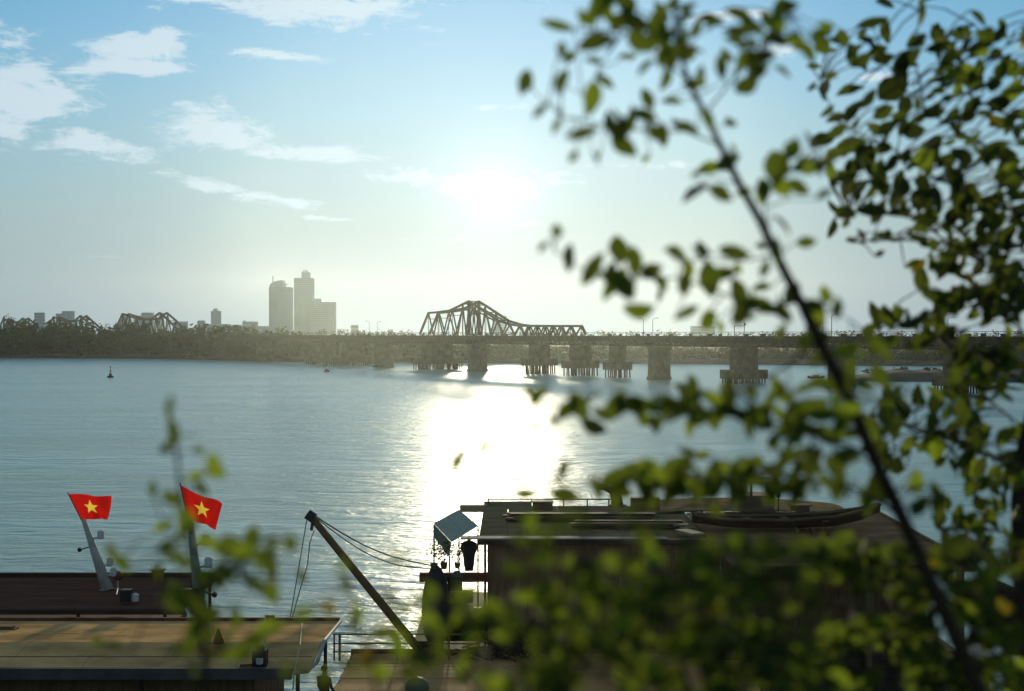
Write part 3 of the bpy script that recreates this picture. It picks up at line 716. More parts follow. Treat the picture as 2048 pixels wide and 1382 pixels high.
# boom
b0, t0 = G(848, 1312, 1.1), W(622, 1033, 51.8)
CRN = empty('crane_boom', b0, 'long rusty yellow-brown crane boom leaning left over the water', 'crane')
MB().tube([b0, along(b0, t0, .5), t0], [.165, .15, .125], 12).build('boom', boom_mat, CRN, True)
MB().tube([t0 + Vector((-.14, 0, .1)), t0 + Vector((.12, 0, -.08))], .19, 10).build('boom_head', dark_metal, CRN)
MB().box(b0 + Vector((0, 0, .05)), (.8, .8, .35)).build('foot', red_paint, CRN)
an = W(872, 1132, 54.6)
def sag(a, b, s, n=10): return [a + (b - a) * (i / n) - Vector((0, 0, s * math.sin(math.pi * i / n))) for i in range(n + 1)]
MB().tube(sag(t0 + Vector((.1, 0, .05)), an, .35), .028, 5).build('stay_cable', rope_mat, CRN); MB().tube(sag(t0 + Vector((.25, 0, -.1)), an + Vector((.1, 0, -.1)), .55), .022, 5).build('stay_cable', rope_mat, CRN)
lo = W(578, 1250, 50.5)
MB().tube(sag(t0 + Vector((-.15, 0, -.1)), lo, .0), .02, 5).build('hoist_line', rope_mat, CRN)
pts = [t0 + Vector((.12, 0, -.5)), W(620, 1085, 51.4), W(615, 1130, 51.2), W(600, 1180, 51), lo + Vector((.04, 0, 0))]
MB().tube(pts, .02, 5).build('hoist_line', rope_mat, CRN); MB().tube([t0 + Vector((.06, 0, -.2)), W(623, 1060, 51.6)], .06, 6).build('hook_block', dark_metal, CRN)
e = tag(MB().tube(sag(W(935, 1308, 52), W(1090, 1352, 46), .1), .03, 6).build('mooring_rope', mat('straw_rope', (.42, .34, .16), .8, .2, 20), origin=W(935, 1308, 52)), 'taut straw coloured rope running down over the pontoon', 'rope')
# heap of dark nets on the pontoon
e = empty('net_heap', (-.4, 52.4, 1.1), 'tangled heap of dark nets and poles beside the railing', 'heap')
hm = MB()
for k in range(46):
    c = Vector((rb.uniform(-1.3, 1.1), rb.uniform(-.5, .4), 1.12 + abs(rb.gauss(0, .3)))) + Vector((-.2, 52.4, 0)); d = Vector((rb.gauss(0, 1), rb.gauss(0, .5), rb.gauss(0, .35))) * .5
    hm.tube([c - d, c + Vector((0, 0, .12)), c + d], .035, 5)
hm.build('net_poles', wood_dark, e)

# ------------------------------------------------------------------ houseboat
HB = empty('houseboat', (6, 58, 0), 'large dark timber houseboat with sheet roofs in the lower right', 'houseboat')
MB().box((7.0, 59.5, .35), (19.5, 12.2, 1.5)).build('hull', wood_dark, HB)
MB().box((12.2, 51.5, .30), (8.6, 4.6, 1.4)).build('hull', wood_dark, HB)
# timber wall of the left house, plank by plank
x = -.9; wp = {}
while x < 8.1:
    if not (4.05 < x + .15 < 5.05):
        me = wp.setdefault(0, MB().box((0, 0, 0), (.285, .09, 3.8)).mesh('wall_plank', wall_brown))
        o = bpy.data.objects.new('wall_plank', me); COL.objects.link(o); o.location = (x + .15, 55.2 + rb.uniform(-.015, .015), 2.95); attach(o, HB)
    x += .3
MB().box((4.5, 55.24, 4.5), (1.0, .09, .7)).build('wall_lintel', wall_brown, HB)
MB().box((-.9, 59.7, 2.95), (.12, 8.9, 3.8)).build('side_wall', wall_brown, HB); MB().box((3.5, 64.2, 2.95), (8.8, .12, 3.8)).build('back_wall', wall_brown, HB)
d = MB().box(((W(1259, 1182, 55.1)).x, 55.12, 2.8), (.82, .06, 1.6)).build('door', panel_khaki, HB)
MB().box((W(1259, 1182, 55.1).x, 55.15, 2.8), (.98, .05, 1.78)).build('door_frame', wood_brown, HB)
MB().box((W(1305, 1170, 55.1).x, 55.15, 2.95), (.9, .05, 1.3)).build('shutter', dark_metal, HB)
# number board, painted on the planks
def lettering(txt, p, h, mt, parent):
    cu = bpy.data.curves.new('registration_number', 'FONT'); cu.body = txt; cu.size = h; cu.extrude = .004; cu.align_x = 'CENTER'; cu.materials.append(mt)
    o = bpy.data.objects.new('registration_number', cu); COL.objects.link(o); o.location = p; o.rotation_euler = (R(90), 0, 0)
    me = bpy.data.meshes.new_from_object(o); ob = bpy.data.objects.new('registration_number', me); COL.objects.link(ob); ob.location = p; ob.rotation_euler = (R(90), 0, 0); bpy.data.objects.remove(o)
    return attach(ob, parent)
MB().box((W(1346, 1092, 55).x, 55.12, W(1346, 1092, 55).z + .02), (1.75, .04, .46)).build('name_board', wall_brown, HB)
lettering('HN 003', (W(1346, 1092, 55).x, 55.095, W(1346, 1098, 55).z - .02), .36, mat('faded_letter_paint', (.26, .16, .09), .8, .3, 6), HB)
# roof of the left house: sheets with a lit near lip
for k in range(8):
    a = -1.3 + k * 1.13
    corrug(a, a + 1.11, 54.9, 66.2, 5.0, 5.0, .55, .03).build('roof_sheet', roof_grey, HB)
MB().beam((-1.35, 54.85, 4.97), (7.8, 54.85, 4.97), .12, .2).build('roof_edge', wood_dark, HB)
MB().box((2.0, 55.35, 5.07), (8.0, .7, .05)).build('lit_eave_strip', mat('painted_lit_eave', (.22, .2, .15), .85, .25, 2), HB)  # sunlit strip of the eave put in as a paler board
# rail and low parapet on the far roof edge
rl = MB().tube([(-1.15, 66.1, 5.32), (4.6, 66.1, 5.32)], .035, 6).build('roof_rail', rust, HB)
for x in (-1.1, .9, 1.6, 2.4, 3.5, 4.5): MB().tube([(x, 66.1, 4.98), (x, 66.1, 5.32)], .03, 6).build('rail_post', rust, rl)
MB().box((-1.75, 65.9, 4.93), (1.3, .6, .3)).build('parapet', panel_khaki, HB); MB().box((-.2, 66.25, 5.02), (2.2, .25, .36)).build('parapet', panel_khaki, HB)
for (pa, pb, w_) in ((W(1346, 1047, 58), W(1376, 1047, 58), .3), (W(1362, 1060, 56.5), W(1396, 1071, 55.3), .55)):
    z = 5.22; MB().beam((pa.x, pa.y, z), (pb.x, pb.y, z), w_, .07).build('roof_board', panel_khaki, HB)
# bent ventilation pipe
p = W(1222, 1003, 66)
pv = empty('vent_pipe', (p.x, 66.0, 4.98), 'bent cowl pipe rising above the roof rail of the houseboat', 'pipe')
MB().tube([(p.x + .3, 66.0, 4.98), (p.x + .25, 66.0, 5.4), (p.x + .05, 66.0, 5.75), (p.x - .3, 66.0, 5.9), (p.x - .6, 66.0, 5.93)], [.3, .26, .2, .16, .13], 10).build('cowl', rust, pv, True); MB().lathe((p.x + .3, 66.0, 4.97), [(.42, 0), (.4, .12)], 10).build('flange', rust, pv)
# right house with the wide brown roof
for k in range(7):
    a = 7.62 + k * 1.19
    corrug(a, a + 1.17, 49.0, 62.0, 4.98, 5.2, .6, .035).build('roof_sheet', mat('brown_sheet_roof', (.30, .15, .06), .85, .4, 1.1, .3, stretch=(.5, 1.4, 1)), HB)
MB().beam((7.6, 48.95, 4.93), (15.95, 48.95, 4.93), .12, .2).build('roof_edge', wood_dark, HB); MB().beam((15.98, 49, 5.0), (15.98, 62, 5.2), .1, .18).build('roof_edge', wood_dark, HB)
for x in (8.7, 12.4, 15.6):
    MB().box((x, 49.5, 2.95), (.42 if x < 9 else .2, .3, 3.9)).build('roof_post', wood_brown, HB)
MB().box((12.1, 55.1, 2.95), (7.8, .1, 3.9)).build('back_wall', wall_brown, HB); MB().box((12.2, 51.6, 1.03), (8.4, 4.4, .08)).build('floor', wood_dark, HB)
# added timber and clutter; dark boards on left roof stand in for shaded band
for (xa, ya, L2, n2, lab) in ((-.2, 60.4, 6.2, 6, 'long stack of dark boards added for the shaded band along the left houseboat roof'), (2.6, 58.2, 4.4, 5, 'shorter stack of dark boards added for the shaded band near the middle of the left houseboat roof'), (9.2, 59.8, 4.8, 5, 'stack of dark boards on the brown roof behind the sampan')):
    e = empty('board_stack', (xa + L2 / 2, ya, 5.04), lab, 'boards', 'board stacks on the roof')
    for k in range(n2):
        a = rb.uniform(-.3, .3); z = 5.12 + .11 * (k % 3) + (.14 if xa > 8 else 0); MB().beam((xa + a, ya + .28 * (k // 3) + rb.uniform(-.05, .05), z), (xa + L2 + a, ya + .28 * (k // 3) + rb.uniform(-.08, .08), z), .24, .09).build('board', wood_brown if k % 2 else wood_dark, e)
for k, (px, py, D, w_, h_, lab) in enumerate(((1085, 1018, 63.5, .9, .35, 'dark crate by the roof rail near the awning'), (1290, 1012, 64, 1.2, .45, 'dark crate by the roof rail right of the vent pipe'), (1430, 1040, 59, .7, .4, 'small crate on the roof left of the wheelhouse'), (1600, 1012, 61, .8, .5, 'crate on the brown roof right of the wheelhouse'))):
    p = W(px, py, D); e = empty('roof_crate', (p.x, D, 5.05), lab, 'crate', 'crates on the roof')
    MB().box((p.x, D, 5.06 + h_ / 2 + .08), (w_, .6, h_), rb.uniform(-.2, .2)).build('crate_body', wood_brown, e); MB().box((p.x, D, 5.06 + h_ + .11), (w_ * 1.05, .66, .05), rb.uniform(-.1, .1)).build('lid', wood_dark, e)
# arched tan canopy at the back
def arch(u, v):
    x = 5.6 + 9.6 * u; return (x, 63.2 + 4.6 * v, 4.78 + .42 * math.sin(math.pi * (.12 + .8 * u)) ** .7 + .10 * math.sin(math.pi * v))
MB().grid(arch, 26, 8).add(*(lambda g: (g.v, g.f))(MB().grid(lambda u, v: tuple(Vector(arch(u, v)) - Vector((0, 0, .06))), 26, 8))).build('arched_canopy', mat('worn_canopy', (.30, .19, .08), .9, .45, .9, .3, spec=0), HB, True)
for x in (6, 9, 12, 15): 
    for y in (63.4, 67.4): MB().beam((x, y, .3), (x, y, 4.95), .12).build('canopy_post', wood_dark, HB)
# wheelhouse on the roof
wx = W(1506, 990, 61).x
wh = MB().box((wx, 61, 5.65), (1.55, 1.5, 1.0)).build('wheelhouse', wood_brown, HB)
MB().box((wx - .1, 61, 6.72), (2.1, 1.9, .08)).build('wheelhouse_roof', wood_dark, wh)
for dx in (-.72, -.2, .72): MB().beam((wx + dx, 60.3, 6.1), (wx + dx, 60.3, 6.7), .09).build('post', wood_dark, wh); MB().beam((wx + dx, 61.7, 6.1), (wx + dx, 61.7, 6.7), .09).build('post', wood_dark, wh)
p = W(1557, 990, 61); e = empty('loudspeaker', (p.x, 61, 5.2), 'round dark loudspeaker on a stick right of the wheelhouse', 'speaker')
MB().tube([(p.x, 61, 5.15), (p.x, 61, 6.0)], .03, 6).build('stick', dark_metal, e); MB().ball((p.x, 61, 6.12), .17, sq=(.6, .6, 1)).build('horn', dark_metal, e, True)
# sampan lying on the roof
SP = empty('sampan', (11.5, 57.3, 5.2), 'dark wooden sampan lying on the houseboat roof, bow to the right', 'boat')
hull('hull', wood_dark, SP, 7.6, 1.5, 5.66, [(0, .5, .15, .25), (.2, .9, 0, .05), (.5, 1, -.02, 0), (.75, .8, .1, .06), (.9, .45, .3, .3), (1, .08, .5, .62)], 11.0, 57.0, R(3), keel=5.22, rim=wood_brown)
for x in (9.5, 11, 12.4): MB().box((x, 57.0, 5.58), (.25, 1.25, .05), R(3)).build('thwart', wood_brown, SP)
for x in (11.2, 11.8, 12.4): MB().box((x, 55.95, 5.27), (.1, .5, .2)).build('chock', wood_brown, SP)
p = W(1560, 1110, 52.5)
e = tag(MB().tube([W(1570, 1098, 53), W(1640, 1103, 52.9)], .05, 6).build('roof_pole', wood_dark, origin=p), 'short dark pole lying on the brown roof', 'pole')
# veranda with the teal awning at the left end
A_, B_, C_, D_ = W(868, 1046, 60.6), W(918, 1020, 61.2), W(956, 1052, 57.2), W(903, 1083, 57.4)
AW = empty('awning', D_, 'tilted teal sheet awning at the left end of the houseboat', 'awning')
mid1, mid2 = along(A_, B_, .5), along(D_, C_, .5)
MB().slab([A_, mid1, mid2, D_], .03).build('sheet', teal_sheet, AW); MB().slab([mid1 + Vector((.01, 0, .02)), B_ + Vector((0, 0, .02)), C_ + Vector((0, 0, .02)), mid2 + Vector((.01, 0, .02))], .03).build('sheet', teal_sheet, AW)
A2, D2 = W(868, 1073, 60.6), W(899, 1112, 57.4)
q = Vector((-.03, 0, 0)); MB().add([A_ - Vector((0, 0, .04)), D_ - Vector((0, 0, .04)), D2, A2, A_ + q - Vector((0, 0, .04)), D_ + q - Vector((0, 0, .04)), D2 + q, A2 + q], [(0, 1, 2, 3), (7, 6, 5, 4), (0, 4, 5, 1), (1, 5, 6, 2), (2, 6, 7, 3), (3, 7, 4, 0)]).build('valance', mat('faded_valance', (.12, .15, .12), .8, .2, 3), AW)
for t in (A2, D2, C_, B_): MB().tube([(t.x, t.y, 1.0), t], .035, 6).build('awning_pole', wood_dark, AW)
vd = MB().box((-2.3, 57.6, .55), (3.0, 5.0, 1.1)).build('veranda_deck', wood_dark, HB)
MB().beam((-3.6, 55.3, 3.55), (-.95, 55.3, 3.55), .25, .35).build('veranda_rail', red_paint, HB)
for z in (4.35, 3.95): MB().tube([(-1.6, 57, z), (-.9, 57, z - .05)], .015, 5).build('wire', dark_metal, HB)
MB().beam((-1.05, 55.6, 1.1), (-1.05, 55.6, 5.0), .1).build('veranda_post', wood_dark, HB)
# hanging jacket, helmet-sized pots, stools
p = W(938, 1110, 55.9)
e = tag(MB().lathe((0, 0, 0), [(.16, -.62), (.2, -.4), (.24, 0), (.34, .3), (.30, .48), (.14, .56), (.05, .6)], 12).build('hanging_jacket', cloth_dark, smooth=True), 'dark jacket hanging in the bright veranda opening', 'jacket'); e.location = p; e.scale = (1, .45, 1)
e['label'] = 'dark jacket hanging in the bright veranda opening'
hk = MB().tube([(0, 0, .58), (0, 0, .95)], .012, 5).build('hanger_cord', rope_mat); hk.parent = e
def pot(px, py, D, r, h, lab, mt):
    p = W(px, py, D); e = empty('plant_pot', p, lab, 'plant', 'pot plants on the veranda')
    MB().lathe(p, [(r * .7, 0), (r, h), (r * .9, h)], 10).build('pot', mt, e)
    c = MB(); leaf_quads(c, p + Vector((0, 0, h + .42)), (.38, .3, .5), 150, .055, rt); c.build('leaves', foliage2, e)
    MB().tube([p + Vector((0, 0, h * .8)), p + Vector((0, 0, h + .5))], .02, 5).build('stem', bark, e)
pot(868, 1140, 55.2, .16, .26, 'leafy pot plant at the left corner under the awning', rust); pot(888, 1138, 55.5, .15, .25, 'leafy pot plant between the awning poles', rust)
pot(915, 1136, 55.6, .13, .2, 'small pot plant on the veranda rail below the jacket', rust)
p = W(914, 1153, 55.1); e = tag(MB().lathe((0, 0, 0), [(.12, -.2), (.2, -.12), (.22, .05), (.12, .2), (.06, .22)], 12).build('kettle_pot', blue_grey, smooth=True), 'round blue-grey pot hung under the veranda rail', 'pot'); e.location = p
e = empty('veranda_stand', W(915, 1230, 55), 'dark cluttered stand of boxes below the veranda rail', 'stand'); c0 = W(915, 1230, 55)
MB().box(c0 + Vector((0, 0, .25)), (.7, .5, .5)).build('box', wood_dark, e); MB().box(c0 + Vector((.15, 0, .72)), (.9, .5, .4)).build('box', wall_brown, e); MB().box(c0 + Vector((-.1, 0, 1.2)), (.5, .4, .5), .3).build('box', wood_dark, e)
MB().box(c0 + Vector((.78, 0, .12)), (.3, .3, .35)).build('tin', blue_grey, e)
# dark draped bulge hanging at the corner
p = W(872, 1210, 54.7)
e = tag(MB().lathe((0, 0, 0), [(.28, -1.5), (.46, -1.1), (.56, -.4), (.52, .4), (.40, 1.0), (.22, 1.4), (.1, 1.5)], 14).build('draped_tarpaulin', cloth_dark, smooth=True), 'bulging dark tarpaulin bundle at the left corner of the houseboat', 'bundle'); e.location = p
me = []
for k, (px, py) in enumerate(((1452, 1240), )):
    p = W(px, py, 48.6); e = empty('deck_chair', (p.x, p.y, 1.07), 'round backed dark chair standing in front of the houseboat post', 'chair')
    MB().tube([(p.x - .55, p.y, 1.07), (p.x - .52, p.y, 2.9), (p.x - .35, p.y, 3.15), (p.x + .35, p.y, 3.15), (p.x + .52, p.y, 2.9), (p.x + .55, p.y, 1.07)], .05, 8).build('frame', dark_metal, e)
    MB().box((p.x, p.y + .02, 2.75), (.9, .05, .6)).build('backrest', blue_grey, e); MB().box((p.x, p.y + .3, 1.9), (.95, .6, .08)).build('seat', wood_dark, e)
e = tag(MB().tube([W(1262, 1265, 54), W(1310, 1205, 54)], .03, 6).build('leaning_stick', panel_khaki, origin=W(1262, 1265, 54)), 'thin pale stick leaning against the dark plank wall', 'stick')
e = tag(MB().tube(sag(W(1400, 1155, 53), W(1530, 1222, 48.5), .05), .012, 5).build('guy_wire', rope_mat, origin=W(1400, 1155, 53)), 'thin wire slanting down to the houseboat post', 'wire')

# wooden boat at the right edge
WB = empty('wooden_boat', (21, 58, 0), 'high-bowed dark wooden boat at the right edge beside the houseboat', 'boat')
hull('hull', wood_dark, WB, 14, 4.2, 1.9, [(0, .08, 1.5, 1.6), (.08, .4, 1.0, .7), (.2, .8, .4, .1), (.5, 1, 0, 0), (.8, .95, .1, 0), (1, .6, .5, .4)], 25.6, 57.5, R(10), rim=wood_brown)
MB().box((24.5, 57.4, 2.6), (4.5, 2.8, 1.5), R(10)).build('cabin', wall_brown, WB); MB().box((24.5, 57.4, 3.42), (5.2, 3.4, .1), R(10)).build('cabin_roof', dark_roof, WB)
MB().tube([(20.4, 56.6, 2.4), (20.2, 56.6, 3.6)], .08, 8).build('bow_post', wood_dark, WB); MB().ball((20.9, 56.7, 2.85), .3, sq=(1, 1, .7)).build('bundle', red_paint, WB)

# small far sampan near the sandbar
p = G(1632, 757, 0)
SS = empty('far_sampan', p, 'tiny dark sampan on the water left of the sandbar', 'boat')
hull('hull', wood_dark, SS, 5, 1.3, .55, [(0, .1, .3, .4), (.2, .8, .05, 0), (.5, 1, 0, 0), (.8, .8, .05, 0), (1, .1, .35, .4)], p.x, p.y, 0, keel=-.15)
MB().grid(lambda u, v: (p.x - .9 + 1.8 * u, p.y - .55 + 1.1 * v, .5 + .55 * math.sin(math.pi * v)), 4, 8).build('cabin_hoop', wood_brown, SS)

# ------------------------------------------------------------------ people
def person(loc, rz, joints, radii, edges, mt_fn, label, hair=True, pelvis=0):
    me = bpy.data.meshes.new('person'); me.from_pydata(joints, edges, []); o = bpy.data.objects.new('person', me); COL.objects.link(o)
    o.location = loc; o.rotation_euler.z = rz; tag(o, label, 'person'); me.materials.append(mt_fn)
    sk = o.modifiers.new('skin', 'SKIN'); ss = o.modifiers.new('sub', 'SUBSURF'); ss.levels = ss.render_levels = 2
    for i, v in enumerate(me.skin_vertices[0].data): v.radius = radii[i] if isinstance(radii[i], tuple) else (radii[i], radii[i]); v.use_root = (i == pelvis)
    return o
def clothes(name, cols):
    """body colours by height on the figure: trousers, shirt, skin"""
    m = bpy.data.materials.new(name); m.use_nodes = True; N, L = m.node_tree.nodes, m.node_tree.links; b = N['Principled BSDF']; b.inputs['Roughness'].default_value = .8
    tc = N.new('ShaderNodeTexCoord'); sx = N.new('ShaderNodeSeparateXYZ'); L.new(tc.outputs['Object'], sx.inputs[0])
    mr = N.new('ShaderNodeMapRange'); mr.inputs[2].default_value = 1.8; L.new(sx.outputs[2], mr.inputs[0])
    cr = N.new('ShaderNodeValToRGB'); cr.color_ramp.interpolation = 'CONSTANT'
    while len(cr.color_ramp.elements) < len(cols): cr.color_ramp.elements.new(.5)
    for e_, (pz, c) in zip(cr.color_ramp.elements, cols): e_.position = pz; e_.color = (*c, 1)
    L.new(mr.outputs[0], cr.inputs[0]); L.new(cr.outputs[0], b.inputs['Base Color']); return m
J = [(0, 0, .92), (0, 0, 1.15), (0, 0, 1.36), (0, 0, 1.47), (0, -.02, 1.56), (0, -.02, 1.66),
     (-.1, 0, .86), (-.12, -.02, .48), (-.12, .02, .08), (-.13, -.14, .04), (.1, 0, .86), (.12, -.04, .48), (.12, .02, .08), (.13, -.14, .04),
     (-.19, 0, 1.36), (-.25, -.02, 1.1), (-.24, -.2, .92), (-.23, -.28, .86), (.19, 0, 1.36), (.25, -.02, 1.1), (.24, -.18, .9), (.23, -.26, .85)]
RD = [(.16, .11), (.15, .1), (.17, .1), .055, .085, .08, .085, .062, .045, .04, .085, .062, .045, .04, .065, .048, .035, .03, .065, .048, .035, .03]
ED = [(0, 1), (1, 2), (2, 3), (3, 4), (4, 5), (0, 6), (6, 7), (7, 8), (8, 9), (0, 10), (10, 11), (11, 12), (12, 13), (2, 14), (14, 15), (15, 16), (16, 17), (2, 18), (18, 19), (19, 20), (20, 21)]
def finger_hand(o, wrist, d):
    m = MB(); w_ = Vector(wrist); d = Vector(d).normalized(); a = d.cross(Vector((0, 0, 1))).normalized()
    for k, ln in enumerate((.065, .08, .085, .075)):
        q = w_ + d * .03 + a * (.012 * (k - 1.5) * 1.4); m.tube([q, q + d * ln * .55, q + d * ln * .8 - Vector((0, 0, ln * .45))], [.009, .009, .007], 5)
    m.tube([w_ + a * .02, w_ + a * .05 + d * .03, w_ + a * .045 + d * .06], [.011, .01, .008], 5)
    h = m.build('fingers', skin_mat, smooth=True); h.parent = o
p1 = person((-5.75, 43.6, 1.085), R(150), J, RD, ED, clothes('dark_clothes', [(0, (.03, .02, .015)), (.04, (.02, .02, .024)), (.50, (.035, .028, .03)), (.80, (.36, .2, .13))]), 'person in dark clothes standing on the pontoon at the end of the tan roof')
h = MB().ball((0, .015, 1.67), .105, sq=(1, 1.05, .95)).build('hair', hair_mat, smooth=True); h.parent = p1
finger_hand(p1, J[17], (0, -1, -.4)); finger_hand(p1, J[21], (0, -1, -.4))
# rider on a scooter on the bank path just below the frame
px_, D_ = 835, 16.0; top = W(px_, 1352, D_)
gz = near_z(top.x, D_)
seat = top.z - .02 - gz - .84
J2 = [(0, 0, .80), (0, -.02, 1.0), (0, -.05, 1.2), (0, -.06, 1.3), (0, -.08, 1.38), (0, -.08, 1.48),
      (-.1, -.02, .78), (-.16, -.38, .72), (-.16, -.42, .34), (-.16, -.54, .31), (.1, -.02, .78), (.16, -.38, .72), (.16, -.42, .34), (.16, -.54, .31),
      (-.19, -.05, 1.2), (-.27, -.2, .98), (-.28, -.44, .98), (-.28, -.5, .99), (.19, -.05, 1.2), (.27, -.2, .98), (.28, -.44, .98), (.28, -.5, .99)]
zoff = top.z - (gz + 1.61)
sc_root = Vector((top.x, D_, gz + zoff))
# level pad of path under the scooter
kind(MB().slab([(top.x - 6, D_ - 1.6, gz + zoff), (top.x + 6, D_ - 1.6, gz + zoff), (top.x + 6, D_ + 1.6, gz + zoff), (top.x - 6, D_ + 1.6, gz + zoff)], max(.4, zoff + .5)).build('path', earth), 'structure')
p2 = person(sc_root, 0, J2, RD, ED, clothes('rider_clothes', [(0, (.03, .03, .04)), (.48, (.22, .05, .03)), (.735, (.36, .2, .13))]), 'person in a grey helmet riding a scooter at the bottom edge')
hm_ = MB().ball((0, -.07, 1.50), .14, sq=(1, 1.12, .85)).build('helmet', mat('grey_helmet', (.12, .115, .07), .6, .2, 4), smooth=True); hm_.parent = p2
finger_hand(p2, J2[17], (0, -1, -.1)); finger_hand(p2, J2[21], (0, -1, -.1))
SCO = empty('scooter', sc_root, 'small scooter under the helmeted rider at the bottom edge', 'scooter')
def sp(x, y, z): return sc_root + Vector((x, y, z))
for y in (-.75, .5):
    wm = MB(); wm.tube([sp(.25 * 0 - .05, y, .27), sp(.05, y, .27)], .27, 16); wo = wm.build('wheel', rubber, SCO); MB().tube([sp(-.055, y, .27), sp(.055, y, .27)], .16, 12).build('rim', mast_paint, wo)
MB().box(sp(0, .18, .55), (.28, .9, .36)).build('body', red_paint, SCO); MB().box(sp(0, .15, .765), (.27, .75, .07)).build('seat', rubber, SCO); MB().box(sp(0, -.3, .29), (.3, .5, .07)).build('footboard', red_paint, SCO)
MB().beam(sp(0, -.75, .3), sp(0, -.52, 1.0), .36, .06).build('front_shield', red_paint, SCO)
hb = MB().tube([sp(-.32, -.5, 1.0), sp(0, -.55, 1.03), sp(.32, -.5, 1.0)], .02, 6).build('handlebar', dark_metal, SCO)
for sx_ in (-1, 1): MB().tube([sp(.22 * sx_, -.52, 1.02), sp(.3 * sx_, -.5, 1.38)], .01, 5).ball(sp(.34 * sx_, -.5, 1.42), .07, sq=(1, .3, .65)).build('mirror', dark_metal, hb)

# ------------------------------------------------------------------ foreground shrubs
leaf_mats = [mat('leaf_green', (.045, .070, .012), .6, .25, 30, translucent=(.14, .185, .018), tr=.5),
             mat('leaf_olive', (.042, .058, .011), .6, .25, 30, translucent=(.115, .145, .016), tr=.45),
             mat('leaf_bright', (.070, .095, .012), .6, .25, 30, translucent=(.28, .37, .025), tr=.5),
             mat('leaf_dark', (.034, .048, .011), .6, .3, 30, translucent=(.05, .068, .010), tr=.4),
             mat('leaf_yellow', (.13, .10, .015), .6, .25, 30, translucent=(.28, .22, .015), tr=.5)]
twig_mat = mat('twig_bark', (.045, .03, .018), .85, .35, 60)
def leaf_mesh(k, mt):
    """leaf of length 1 from the base at the origin along +X, cupped along the midrib"""
    prof = [(0, .0), (.12, .13), (.32, .25), (.55, .27), (.78, .17), (1.0, 0)]
    fold = (.10, .30, .02, .5, .2, .9)[k]; bend = (.12, -.15, .28, .05, -.35, .4)[k]; wd = (1.0, .86, 1.15, .9, 1.05, .8)[k]
    m = MB(); vs = [(t, 0, bend * t * t) for t, _ in prof]
    for sg in (1, -1): vs += [(t, sg * w_ * wd, bend * t * t + fold * w_ / .27 * .3) for t, w_ in prof[1:-1]]
    fs = []
    for off, sg in ((6, 1), (10, -1)):
        f = [(0, 1, off)] + [(i, i + 1, off + i, off + i - 1) for i in range(1, 4)] + [(4, 5, off + 3)]
        fs += f if sg > 0 else [tuple(reversed(q)) for q in f]
    me = bpy.data.meshes.new('leaf'); me.from_pydata(vs, [], [tuple(q) for q in fs]); me.update(); me.materials.append(mt)
    me.polygons.foreach_set('use_smooth', [True] * len(me.polygons)); return me
LEAF = [[leaf_mesh(k, m_) for k in range(6)] for m_ in leaf_mats]

